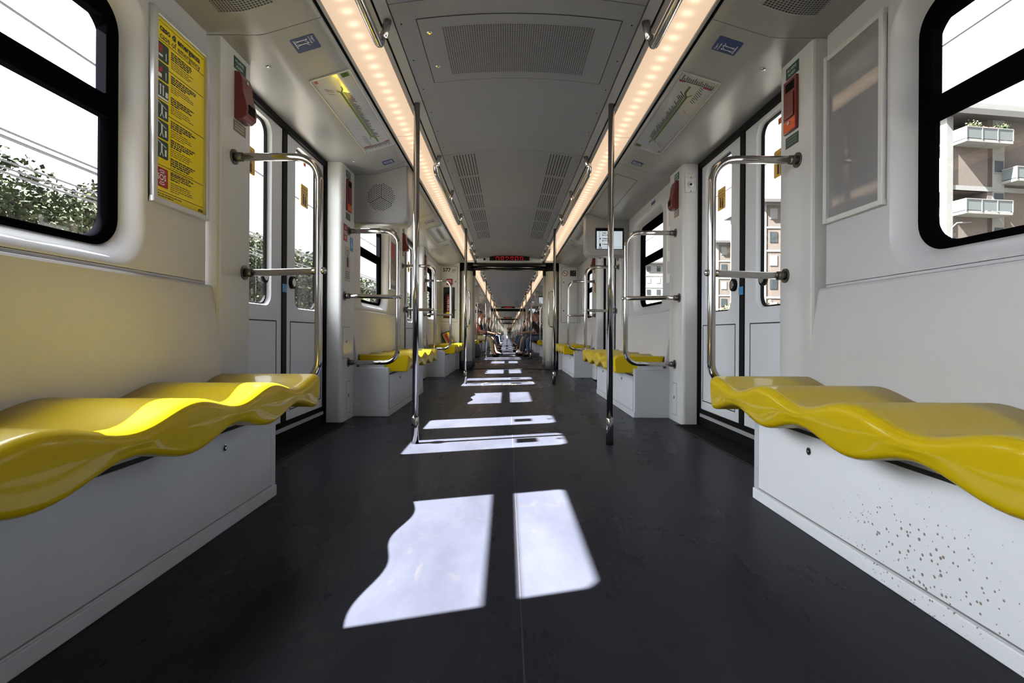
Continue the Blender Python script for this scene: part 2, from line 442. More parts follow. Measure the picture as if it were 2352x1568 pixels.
# ---- roof shell and outer skin keep the daylight out above the panels
def shell(y0, y1):
    mb = MB(); mb.box(-1.5, 1.5, y0, y1, 2.24, 2.27)
    for s in (-1, 1): mb.box(s * 1.47, s * 1.5, y0, y1, 1.95, 2.24)
    return mb.build('ceiling_shell', 'groove', kind='structure')
shell(-3.4, 10.2)
for k in range(1, 5): shell(G + .3 + (k - 1) * L, G - .3 + k * L)
MB().box(-1.5, 1.5, -3.45, -3.4, 0, 2.24).build('wall_back_blocker', 'wall', kind='structure')  # unseen wall added mid-carriage behind the camera to shut out the bright sky

# ---- curved ceiling panels
def ceil_panel(y0, y1, parent=None):
    mb = MB(); g = .0025; n = 20; xs = [-.558 + 1.116 * i / n for i in range(n + 1)]
    zf = lambda x: 2.10 + .045 * (1 - (x / .56) ** 2)
    mb.loft([[(x, y0 + g, zf(x)) for x in xs], [(x, y1 - g, zf(x)) for x in xs]], False, False)
    mb.loft([[(x, y0 + g, zf(x) + .02) for x in xs], [(x, y0 + g, zf(x)) for x in xs]], False, False, False)
    mb.loft([[(x, y1 - g, zf(x) + .02) for x in xs], [(x, y1 - g, zf(x)) for x in xs]], False, False, False)
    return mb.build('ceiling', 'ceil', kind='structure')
zc = lambda x: 2.10 + .045 * (1 - (x / .56) ** 2)

def side_bands(y0, y1):
    for s in (-1, 1):
        mb = MB()
        mb.box(s * .563, s * .617, y0, y1, 2.096, 2.12)
        mb.box(s * .628, s * .648, y0, y1, 2.094, 2.105)
        mb.box(s * .8205, s * .832, y0, y1, 2.052, 2.10)
        mb.build('trim_' + SN[s] + '_ceiling', 'band', kind='structure')
        b = MB(); b.box(s * .55, s * .86, y0, y1, 2.125, 2.13); b.box(s * .8325, s * .851, y0, y1, 2.058, 2.12); b.box(s * .6175, s * .6275, y0, y1, 2.104, 2.12)
        b.build('trim_' + SN[s] + '_gap', 'blackm', kind='structure')
side_bands(-3.4, 10.0)

# ---- cove panels (slope A-B then flat B-C)
A_ = (.850, 2.044); Bk = (1.11, 1.963)
def cove_prof(xo):
    pts = [(.851, 2.10), A_]
    # rounded knee
    for t in (.25, .5, .75): pts.append((A_[0] + (Bk[0] - A_[0]) * t * .88, A_[1] + (Bk[1] - A_[1]) * t * .88))
    pts += [(1.075, 1.9745), (1.10, 1.9685), (1.125, 1.9655), (1.15, 1.965), (1.2, 1.9655), (xo, 1.967)]
    return pts
def cove(s, y0, y1, xo):
    mb = MB(); g = .0025; pr = cove_prof(xo)
    mb.loft([[(s * x, y0 + g, z) for x, z in pr], [(s * x, y1 - g, z) for x, z in pr]], False, False)
    mb.loft([[(s * x, y0 + g, z + .012) for x, z in pr], [(s * x, y0 + g, z) for x, z in pr]], False, False, False)
    mb.loft([[(s * x, y1 - g, z + .012) for x, z in pr], [(s * x, y1 - g, z) for x, z in pr]], False, False, False)
    # wider hidden flange keeps light from leaking round the outer edge
    return mb
def cove_build(s, y0, y1, xo):
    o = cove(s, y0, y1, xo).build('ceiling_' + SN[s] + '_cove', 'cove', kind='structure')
    return o

# ---- window wall segment
def wall_seg(s, c, h=.925, y0=None, y1=None, win=True):
    y0 = c - h if y0 is None else y0; y1 = c + h if y1 is None else y1
    X = 1.335; mb = MB()
    if win:
        r1 = ring(c, 1.389, .542, .477, .13, 8); rr = ring_rect(y0, y1, .895, 1.975, r1, 8)
        r2 = ring(c, 1.392, .528, .452, .12, 8); r3 = ring(c, 1.397, .508, .427, .11, 8)
        q = lambda l, x: [(s * x, a, b) for a, b in l]
        mb.loft([q(rr, X), q(ring(c, 1.39, .552, .487, .14, 8), X)], True, False, False)
        mb.loft([q(ring(c, 1.39, .552, .487, .14, 8), X), q(r1, X + .004), q(r2, X + .035), q(r3, X + .078)], True)
    else:
        mb.box(s * X, s * (X + .02), y0, y1, .895, 1.975)
    mb.box(s * X, s * (X + .02), y0, y1, 0, .885)
    # exterior skin around the opening
    if win:
        r4 = ring(c, 1.397, .505, .425, .11, 8); r5 = ring_rect(y0, y1, 0.0, 2.24, r4, 8)
        mb.loft([[(s * 1.46, a, b) for a, b in r5], [(s * 1.46, a, b) for a, b in r4]], True, False, False)
    else:
        mb.box(s * 1.46, s * 1.47, y0, y1, 0, 2.24)
    mb.box(s * X, s * 1.40, y0, y1, .883, .897)
    return mb.build('wall_' + SN[s], 'wall', kind='structure')

def window(s, c, number):
    def fn(c):
        o = empty('window_%d' % number, (s * 1.42, c, .985))
        q = lambda l, x: [(s * x, a, b) for a, b in l]
        fr = MB(); R = lambda hw, z0, z1, r: ring(c, (z0 + z1) / 2, hw, (z1 - z0) / 2, r, 8)
        fr.loft([q(R(.512, .966, 1.828, .112), 1.416), q(R(.506, .972, 1.822, .11), 1.406), q(R(.493, .980, 1.806, .10), 1.406), q(R(.488, .982, 1.800, .097), 1.416),
                 q(R(.478, .986, 1.786, .095), 1.416), q(R(.474, .988, 1.780, .092), 1.410), q(R(.464, .993, 1.766, .09), 1.412), q(R(.460, 1.000, 1.758, .088), 1.445)], True)
        fr.build('window_frame', 'frame', o)
        cb = MB(); cb.box(s * 1.404, s * 1.44, c - .49, c + .49, 1.412, 1.452); cb.box(s * 1.412, s * 1.445, c - .49, c + .49, 1.452, 1.492)
        cb.build('crossbar', 'frame', o, bevel=.004)
        st = MB(); st.box(s * 1.405, s * 1.445, c - .468, c - .448, 1.49, 1.75); st.box(s * 1.405, s * 1.445, c + .448, c + .468, 1.49, 1.75)
        st.box(s * 1.405, s * 1.445, c - .47, c + .47, 1.745, 1.77)
        st.build('hopper_frame', 'frame', o, bevel=.003)
        g = MB(); g.add(q(R(.47, .99, 1.77, .09), 1.434), [tuple(range(36))])
        g.build('pane', 'glass', o)
        return o
    return place(('win', s), fn, c, None, None, None, 'structure')

# ---- pillar between window wall and door
def pillar(s, ya, yb, dirn):
    """dirn=+1: door on the +y side"""
    X = 1.285; w = yb - ya
    pts = [(0, 1.36), (0, X + .012), (.004, X + .003), (.012, X)]
    for i in range(7):
        t = PI / 2 * i / 6; pts.append((w - .028 + .028 * math.sin(t), X + .028 - .028 * math.cos(t)))
    pts += [(w, 1.40), (w, 1.47), (.0, 1.47)]
    m = lambda a: ya + a if dirn > 0 else yb - a
    mb = MB(); mb.loft([[(s * x, m(a), z) for a, x in pts] for z in (0, 1.972)], True, True, False)
    for i in range(len(mb.sm)): mb.sm[i] = False
    o = mb.build('trim_' + SN[s] + '_pillar', 'pillar', kind='structure')
    return o

# ---- door
def door(s, c, number):
    def fn(c):
        o = empty('door_%d' % number, (s * 1.43, c, 0))
        X = 1.425
        for d in (-1, 1):
            q = lambda l, x: [(s * x, a, b) for a, b in l]
            yc = c + d * .3925; ya, yb = sorted((c + d * .03, c + d * .695))
            r1 = ring(yc, 1.3725, .222, .535, .07, 6); rr = ring_rect(ya, yb, .125, 1.935, r1, 6)
            lf = MB()
            lf.loft([q(rr, X), q(r1, X)], True, False, False)
            r2 = ring(yc, 1.3725, .208, .529, .066, 6)
            lf.loft([q(r1, X), q(r2, X + .028)], True)
            lf.loft([q(rr, X), q(rr, X + .035)], True, False, False)
            lf.loft([q(rr, X + .035), q(ring(yc, 1.3725, .19, .52, .06, 6), X + .035)], True, False, False)
            leaf = lf.build('door_leaf', 'door', o)
            gk = MB(); gk.loft([q(r2, X + .022), q(ring(yc, 1.3725, .196, .522, .062, 6), X + .022), q(ring(yc, 1.3725, .192, .520, .06, 6), X + .034)], True, False, False)
            gk.build('gasket', 'black', leaf)
            g = MB(); g.add(q(ring(yc, 1.3725, .2, .528, .06, 6), X + .031), [tuple(range(28))]); g.build('pane', 'glass', leaf)
            pn = MB(); px = X - .0015; a0, a1 = c + d * .10, c + d * .66
            for (u0, u1, z0, z1) in ((a0, a1, .745, .752), (a0, a1, .185, .192), (a0, a0 + d * .007, .185, .752), (a1, a1 - d * .007, .185, .752)):
                pn.box(s * px, s * (X + .001), u0, u1, z0, z1)
            pn.build('panel_groove', 'groove', leaf)
            # stickers on the glass and the push button
            pl = Plane((s * (X + .026), yc, 1.55), (0, 1 if s < 0 else -1, 0), (0, 0, 1))
            a = MB(); pl.rrect(a, -.065, 0, .065, .15, .012); st = a.build('sticker', 'amber', leaf); st['label'] = 'amber warning sticker on the door glass'
            i_ = MB(); pl.rect(i_, -.05, .085, .05, .088, .001, .0014); pl.rect(i_, -.05, .10, .05, .104, .001, .0014)
            pl.rect(i_, -.03, .015, -.008, .07, .001, .0014); pl.rect(i_, .005, .01, .03, .06, .001, .0014); pl.disc(i_, -.019, .078, .009, .001, .0014, 8); pl.disc(i_, .018, .07, .009, .001, .0014, 8)
            pl.text(i_, 'ATTENZIONE', -.052, .118, .016, .0016)
            i_.build('sticker_print', 'ink', st, origin=root_loc(st))
            b2 = MB(); pl.rect(b2, -.02, .285, .02, .318); b2.build('small_sticker', 'orange', leaf)
        cs = MB(); cs.box(s * 1.418, s * 1.462, c - .032, c + .032, .02, 1.94); cs.build('centre_seal', 'black', o)
        es = MB()
        for d in (-1, 1): es.box(s * 1.396, s * 1.46, c + d * .690, c + d * .712, .0, 1.966)
        es.build('edge_seal', 'black', o)
        hd = MB(); hd.box(s * 1.40, s * 1.46, c - .69, c + .69, 1.93, 1.966); hd.build('header_strip', 'black', o)
        bt = MB(); bt.box(s * 1.412, s * 1.46, c - .69, c + .69, .0, .125); bt.build('kick_strip', 'blackm', o)
        al = MB(); al.box(s * 1.404, s * 1.414, c - .66, c + .66, .072, .095); al.build('sill_rail', 'alu', o)
        th = MB(); th.box(s * 1.235, s * 1.41, c - .70, c + .70, .0, .004); th.build('sill_plate', 'blackm', o)
        tl = MB(); tl.box(s * 1.228, s * 1.235, c - .70, c + .70, .0, .004); tl.build('sill_edge', 'plate', o)
        for d in (-1, 1):
            yb = c + d * .115 if d > 0 else c - .28
            bt = MB(); bt.cyl((s * 1.425, yb, 1.0), (-s, 0, 0), .04, .018, 24)
            b = bt.build('push_button', 'black', o)
            rg = MB(); rg.cyl((s * 1.409, yb, 1.0), (-s, 0, 0), .026, .006, 20); rg.build('button_face', 'steeld', b, origin=root_loc(b))
        pl = Plane((s * 1.417, c, .93), (0, 1 if s < 0 else -1, 0), (0, 0, 1))
        bs = MB(); pl.rect(bs, -.035, 0, .025, .05); pl.rect(bs, -.035, .11, .025, .14); bs.build('blue_sticker', 'lblue', o)
        return o
    return place(('door', s), fn, c, None, None, None, 'structure')

# ---- seats
def bench(s, c, ya=-.865, yb=.955, n=4, b0=-.92, b1=.87, key=None, chamfer=0, basemat='base', wallx=1.332, back=(-.905, .945)):
    """yellow four-seat bench on a white box"""
    def fn(c):
        o = empty('seat_bench', (s * 1.12, c, 0))
        Y0, Y1 = c + ya, c + yb; p = (Y1 - Y0) / n
        mb = MB(); loops = []; NY = n * 16
        ys = []
        for d in (0, .004, .010, .018, .028): ys.append(Y0 + d)
        k = int((Y1 - Y0 - .08) / .028)
        for i in range(k + 1): ys.append(Y0 + .04 + (Y1 - Y0 - .08) * i / k)
        for d in (.028, .018, .010, .004, 0): ys.append(Y1 - d)
        for y in ys:
            w = math.cos(2 * PI * (y - Y0) / p)
            zt = .484 + .019 * w; zb = .380 - .021 * w
            d = min(y - Y0, Y1 - y); g = 1 if d >= .03 else math.sqrt(max(0, 1 - (1 - d / .03) ** 2))
            mid = (zt + zb) / 2; hf = (zt - zb) / 2 * (.88 + .12 * g); fx = .014 * (1 - g)
            L_ = [(1.262 - fx, mid + hf), (1.15, mid + hf), (1.02, mid + hf), (.92, mid + hf)]
            rt, rb, xf = min(.030, hf), min(.022, hf * .8), .843 + fx
            for i in range(8):
                t = PI / 2 * i / 7; L_.append((xf + rt - rt * math.sin(t), mid + hf - rt + rt * math.cos(t)))
            L_ += [(xf + .001, mid + (rb - rt) / 2), ]
            for i in range(8):
                t = PI / 2 * i / 7; L_.append((xf + .006 + rb - rb * math.cos(t), mid - hf + rb - rb * math.sin(t)))
            L_ += [(1.0, mid - hf), (1.12, mid - hf + .004), (1.235 - fx, mid - hf + .02)]
            loops.append([(s * x, y, z) for x, z in L_])
        mb.loft(loops, True, True)
        mb.build('seat_shell', 'yellow', o)
        # box below
        a, b = c + b0, c + b1
        bx = MB()
        if chamfer:
            e = b if chamfer > 0 else a
            w_ = .16 * chamfer
            pts = [(1.002, a if chamfer > 0 else b), (1.002, e - w_)] + [(1.002 + .09 * (1 - math.cos(t)), e - w_ + w_ * math.sin(t)) for t in (PI / 6, PI / 3, PI / 2)] + [(wallx, e), (wallx, a if chamfer > 0 else b)]
            bx.loft([[(s * x, y, z) for x, y in pts] for z in (0, .40)], True, True, False)
        else:
            bx.box(s * 1.002, s * wallx, a, b, 0, .40)
        bx.build('base_box', basemat if basemat == 'base' else 'base', o, bevel=.006)
        e0 = a + (.16 if chamfer < 0 else 0); e1 = b - (.16 if chamfer > 0 else 0)
        fp = MB(); fp.box(s * .9985, s * 1.003, e0 + .05, e1 - .05, .054, .337)
        fpo = fp.build('front_panel', basemat, o, bevel=.002, origin=(s * .9985, c, .10))
        gr = MB(); gr.box(s * 1.0005, s * 1.003, e0 + .046, e1 - .046, .0495, .337); gr.build('panel_gap', 'inkg', o); gt = MB(); gt.box(s * 1.0, s * 1.003, e0 + .045, e1 - .045, .337, .349); gt.build('shadow_gap', 'groove', o)
        kk = MB(); kk.box(s * .9965, s * 1.004, a + .002 if chamfer >= 0 else e0, b - .002 if chamfer <= 0 else e1, .0, .044); kk.build('kick_strip', basemat, o, bevel=.003, origin=(s * .9985, c, .10))
        uc = MB(); uc.box(s * 1.04, s * 1.24, a + .02, b - .02, .40, .43); uc.build('seat_support', 'base', o)
        for yy in (c - .46, c + .46):
            if yy > e1 - .1 or yy < e0 + .1: continue
            lk = MB(); lk.cyl((s * .999, yy, .284), (-s, 0, 0), .013, .003, 20); l_ = lk.build('lock', 'steeld', o)
            lc = MB(); lc.cyl((s * .996, yy, .284), (-s, 0, 0), .0095, .0012, 16); l2 = lc.build('lock_ring', 'black', l_, origin=root_loc(l_))
            ld = MB(); ld.cyl((s * .9955, yy, .284), (-s, 0, 0), .005, .002, 12); ld.build('lock_core', 'steeld', l_, origin=root_loc(l_))
        # backrest panel leaning against the wall
        bk = MB(); q0, q1 = c + back[0], c + back[1]
        pr = [(1.268, .36), (1.266, .40), (1.262, .47), (1.278, .62), (1.296, .75), (1.309, .845), (1.314, .872), (1.322, .882), (1.333, .884), (1.333, .36)]
        bk.loft([[(s * x, q0, z) for x, z in pr], [(s * x, q1, z) for x, z in pr]], True, True, False)
        bk.build('backrest', 'wall', o, bevel=.003)
        return o
    return (key or ('bench', s), fn, c)

# ---- handrail hoop at a bench end
def hoop(s, yp, dirn, R=.018):
    """yp = plane of the hoop, dirn = direction towards the door"""
    def fn(yp):
        o = empty('handrail_hoop', (s * 1.285, yp, .44))
        X0, X1 = 1.285, .895; zt, zb, r = 1.478, .447, .105
        pts = [(X0, zt)] + [(X1 + r - r * math.sin(t), zt - r + r * math.cos(t)) for t in [PI / 2 * i / 8 for i in range(9)]]
        pts += [(X1, .96)] + [(X1 + r - r * math.cos(t), zb + r - r * math.sin(t)) for t in [PI / 2 * i / 8 for i in range(9)]] + [(X0, zb)]
        t_ = MB(); t_.tube([(s * x, yp, z) for x, z in pts], R, 18); t_.build('bent_tube', 'chrome', o)
        yq = yp + dirn * .10
        c_ = MB(); c_.tube([(s * X0, yq, .962), (s * (X0 - .12), yq - dirn * .012, .962), (s * (X1 + .04), yp + dirn * .02, .962), (s * (X1 - .012), yp + dirn * .0, .962)], .0165, 16)
        c_.build('crossbar', 'chrome', o)
        cp = MB(); cp.sph((s * (X1 - .02), yp, .962), .016, 10, 6); cp.build('end_cap', 'steeld', o)
        for y, z in ((yp, zt), (yp, zb), (yq, .962)):
            f = MB(); f.cyl((s * X0, y, z), (-s, 0, 0), .034, .007, 24); f.cyl((s * (X0 - .006), y, z), (-s, 0, 0), .0205, .035, 20); f.build('flange', 'flange', o)
        return o
    return (('hoop', s, dirn), fn, yp)

def pole(s, y):
    def fn(y):
        o = empty('floor_pole', (s * .60, y, 0))
        t = MB(); t.tube([(s * .60, y, .10), (s * .60, y, 2.10)], .0187, 20); t.build('pole_tube', 'chrome', o)
        b = MB(); b.tube([(s * .60, y, 0), (s * .60, y, .16), (s * .60, y, .164)], [.0228, .0228, .020], 20); b.build('base_sleeve', 'chrome', o)
        return o
    return (('pole', s), fn, y)

def grab(s, ya, yb):
    def fn(y):
        a, b = y, y + (yb - ya)
        o = empty('overhead_grab_rail', (s * .60, a, 2.10))
        r = .055
        pts = [(s * .585, a, 2.10), (s * .60, a, 2.03)] + [(s * .615, a + r - r * math.cos(t), 1.985 - r * math.sin(t) + .04) for t in [PI / 2 * i / 6 for i in range(7)]]
        pts2 = [(s * .585, b, 2.10), (s * .60, b, 2.03)] + [(s * .615, b - r + r * math.cos(t), 1.985 - r * math.sin(t) + .04) for t in [PI / 2 * i / 6 for i in range(7)]]
        t = MB(); t.tube(pts + pts2[::-1], .0185, 16); t.build('rail_tube', 'chrome', o)
        m = MB(); ym = (a + b) / 2; m.tube([(s * .585, ym, 2.10), (s * .60, ym, 2.03), (s * .615, ym, 1.972)], .016, 14); m.build('hanger', 'chrome', o)
        return o
    return (('grab', s, round(yb - ya, 2)), fn, ya)

SEG = 17.3 / 11
def lamp(s, ya):
    def fn(ya):
        o = empty('ceiling_light', (s * .735, ya, 2.06))
        d = MB(); n = 6; g = .002
        prf = [(s * (.650 + .170 * i / n), 2.088 - .026 * i / n - .006 * math.sin(PI * i / n)) for i in range(n + 1)]
        d.loft([[(x, ya + g, z) for x, z in prf], [(x, ya + SEG - g, z) for x, z in prf]], False, False)
        d.build('diffuser', 'light', o, origin=(s * .735, ya, 2.06))
        h = MB(); h.box(s * .648, s * .822, ya + g, ya + SEG - g, 2.094, 2.10); h.build('housing', 'band', o)
        return o
    return (('lamp', s), fn, ya)

def cove_vent(s, y0, y1):
    def fn(y):
        o = empty('cove_air_grille', (s * 1.08, y, 1.96)); w = y1 - y0
        pr = [(x, z - .0015) for x, z in cove_prof(1.3)[3:]]
        pr = [p for p in pr if .95 < p[0] < 1.21]
        pr = [(.965, A_[1] + (Bk[1] - A_[1]) * (.965 - A_[0]) / (Bk[0] - A_[0]) + .0005)] + [p for p in pr if p[0] > .99]
        g = MB(); g.loft([[(s * x, y + .03 * (i == 0 and 0), z) for i, (x, z) in enumerate(pr)], [(s * x, y + w, z) for x, z in pr]], False, False)
        g.build('perforated_plate', 'perfc', o)
        f = MB()
        for yy in (y, y + w): f.tube([(s * x, yy, z) for x, z in pr], .002, 6)
        f.tube([(s * pr[0][0], y, pr[0][1]), (s * pr[0][0], y + w, pr[0][1])], .002, 6); f.tube([(s * pr[-1][0], y, pr[-1][1]), (s * pr[-1][0], y + w, pr[-1][1])], .002, 6)
        f.build('rim', 'cove', o)
        return o
    return (('covevent', s), fn, y0)

def slope_plane(s, y, t0, t1):
    """drawing plane on the sloping part; a runs along +y for s<0 and -y for s>0, b runs from outside to inside"""
    x1, z1 = A_; x2, z2 = Bk
    p0 = (s * (x1 + (x2 - x1) * t1), y, z1 + (z2 - z1) * t1 - .0006)
    u = Vector((s * (x1 - x2), 0, z1 - z2))
    r = Vector((0, -1, 0)) if s < 0 else Vector((0, 1, 0))
    pl = Plane(p0, r, u)
    if pl.n.z > 0: pl = Plane(p0, -r, u)
    return pl

def line_map(s, yc):
    """metro line strip map above the doors"""
    def fn(yc):
        o = empty('line_map', (s * .96, yc, 2.0))
        pl = slope_plane(s, yc, .04, .80); W = .53; H = .205
        a = MB(); pl.rect(a, -W, 0, W, H, 0, .003); a.build('map_sheet', 'paper', o)
        f = MB()
        pl.rect(f, -W - .008, -.006, W + .008, 0, 0, .006); pl.rect(f, -W - .008, H, W + .008, H + .006, 0, .006)
        pl.rect(f, -W - .008, 0, -W, H, 0, .006); pl.rect(f, W, 0, W + .008, H, 0, .006); f.build('map_frame', 'alu', o)
        g = MB(); h = .0036; m = H * .50
        pl.line(g, -.34, m, .30, m, .012, h); pl.line(g, .30, m, .34, m + .02, .012, h); pl.line(g, .34, m + .02, .42, m + .02, .012, h)
        pl.line(g, -.34, m, -.37, m + .018, .007, h); pl.line(g, -.37, m + .018, -.40, m + .018, .007, h); pl.line(g, -.34, m, -.37, m - .018, .007, h)
        pl.line(g, .30, m, .34, m - .018, .007, h)
        pl.rect(g, -W + .012, H - .05, -W + .052, H - .01, .003, .0038); g.build('line_diagram', 'mapg', o)
        k = MB(); rn = random.Random(5)
        for i in range(34):
            x = -.335 + i * .0192; l = rn.uniform(.025, .065)
            pl.line(k, x, m + .010, x + l * .75, m + .010 + l * .6, .0065, h)
        for i in range(9):
            x = .18 + i * .02; l = rn.uniform(.02, .05); pl.line(k, x + .1, m - .030, x + .1 - l * .6, m - .030 - l * .7, .0045, h)
        for i in range(2): pl.line(k, -.38 + i * .02, m - .03, -.42 + i * .02, m - .07, .0035, h)
        for i in range(16):
            b0 = .015 + i * .0112; pl.line(k, .462, b0, .462 + rn.uniform(.02, .05), b0, .0055, h)
        pl.rect(k, .452, .01, .458, .195, .003, h)
        pl.text(k, 'M2', -W + .016, H - .041, .030, .0041)
        k.build('station_names', 'ink', o)
        r = MB(); pl.rect(r, .440, .012, .451, .060, .003, h); pl.rect(r, .440, .16, .451, .192, .003, h); pl.rect(r, -W + .014, .012, -W + .04, .028, .003, h)
        pl.line(r, -.33, m - .03, -.37, m - .07, .003, h); pl.line(r, .16, m - .03, .13, m - .06, .003, h); r.build('legend_marks', 'maroon', o)
        return o
    return (('map', s), fn, yc)

def blue_sign(s, yc, small):
    def fn(yc):
        o = empty('blue_sign', (s * .97, yc, 2.0)); w = .055; hh = .112 if not small else .085
        pl = slope_plane(s, yc, .2, .66 if not small else .60)
        if small: w = .042
        a = MB(); pl.rrect(a, -w, 0, w, hh, .008, 0, .0012); a.build('sign_plate', 'blue', o)
        p = MB(); h = .0016
        pl.rect(p, -w + .012, .012, w - .035, .0145, .001, h)
        for x in (-w + .025, -w + .052):
            pl.line(p, x - .006, .016, x, .04, .003, h); pl.line(p, x + .006, .016, x, .04, .003, h); pl.line(p, x, .04, x, .062, .0045, h)
            pl.disc(p, x, .069, .0045, .001, h, 8); pl.line(p, x, .058, x + .02, .072, .0025, h)
        if not small:
            for i, t in enumerate(('Reggersi', 'ai sostegni')): pl.text(p, t, -w + .01, .094 - i * .013, .013, h)
        p.build('pictogram', 'white', o)
        return o
    return (('blue', s, small), fn, yc)

def cove_screw(s, y):
    def fn(y):
        mb = MB(); mb.tube([(s * 1.195, y, 1.967), (s * 1.195, y, 1.9625), (s * 1.195, y, 1.960)], [.014, .013, .006], 16)
        return mb.build('cover_screw', 'steeld')
    return (('screw', s), fn, y)

def wallplane(s, y, z, x):
    return Plane((s * x, y, z), (0, 1 if s < 0 else -1, 0), (0, 0, 1))

def alarm(s, y, kind_):
    """green label, red pull box, lower label on the pillar face"""
    def fn(y):
        o = empty('emergency_alarm', (s * 1.285, y, 1.60))
        pl = wallplane(s, y, 0, 1.285)
        a = MB(); pl.rect(a, -.055, 1.885, .055, 1.94, 0, .0012); a.build('upper_label', 'green', o)
        t = MB(); pl.text(t, 'ALLARME', -.045, 1.917, .019, .0016); pl.text(t, 'ALARM', -.035, 1.895, .019, .0016); t.build('lettering', 'white', o)
        if kind_ == 'wedge':
            bx = MB(); d = -s
            prof = [(0, 1.875), (.022, 1.868), (.034, 1.84), (.040, 1.78), (.058, 1.71), (.055, 1.672), (.035, 1.655), (0, 1.655)]
            bx.loft([[(s * 1.285 + d * h, y + q, z) for h, z in prof] for q in (-.05, -.046, .046, .05)], True, True, False)
            bx.build('pull_box', 'red', o, bevel=.004)
            hd = MB(); hd.box(s * 1.285 + d * .035, s * 1.285 + d * .0595, y - .03, y + .03, 1.685, 1.725); hd.build('handle_slot', 'blackm', o, bevel=.002)
            lk = MB(); lk.cyl((s * 1.285 + d * .033, y, 1.835), (d, 0, .2), .010, .006, 16); lk.build('lock', 'steeld', o)
            b = MB(); pl.rect(b, -.055, 1.60, .055, 1.65, 0, .0012); b.build('lower_label', 'brown', o)
            q = MB()
            for i in range(3): pl.rect(q, -.045, 1.637 - i * .013, .04, 1.642 - i * .013, .0012, .0015)
            q.build('label_print', 'silver', o)
        else:
            bx = MB(); pl.rect(bx, -.055, 1.625, .055, 1.872, 0, .014); bx.build('pull_box', 'red', o, bevel=.004)
            sl = MB(); pl.rect(sl, -.035, 1.815, .04, 1.855, .010, .0146); sl.build('handle_slot', 'blackm', o)
            dr = MB(); pl.rect(dr, -.04, 1.69, .04, 1.80, .014, .019); dr.build('flap', 'red', o, bevel=.003)
            og = MB(); pl.rect(og, -.05, 1.63, .05, 1.68, .014, .0155); og.build('base_plate', 'orange', o)
            lk = MB(); lk.cyl((s * 1.270, y, 1.665), (-s, 0, 0), .009, .005, 14); lk.build('lock', 'steeld', o)
            b = MB(); pl.rect(b, -.055, 1.56, .055, 1.612, 0, .0012); b.build('lower_label', 'green', o)
            q = MB()
            for i in range(3): pl.rect(q, -.045, 1.598 - i * .013, .04, 1.602 - i * .013, .0012, .0015)
            q.build('label_print', 'inkg', o)
        return o
    return (('alarm', s, kind_), fn, y)

def pillar_hatch(s, y, z0, z1, w):
    def fn(y):
        pl = wallplane(s, y, 0, 1.285); o = empty('access_hatch', (s * 1.285, y, z0))
        p = MB(); pl.rect(p, -w + .003, z0 + .003, w - .003, z1 - .003, 0, .0012); p.build('hatch_plate', 'pillar', o)
        g = MB(); pl.rect(g, -w, z0, w, z1, 0, .0006); g.build('hatch_gap', 'groove', o)
        l = MB(); l.cyl((s * 1.2845, y + (.0 if w < .1 else -.03), (z0 + z1) / 2 + (z1 - z0) * .05), (-s, 0, 0), .012, .005, 16); l.build('lock', 'steeld', o)
        return o
    return (('hatch', s, round(z0, 2)), fn, y)

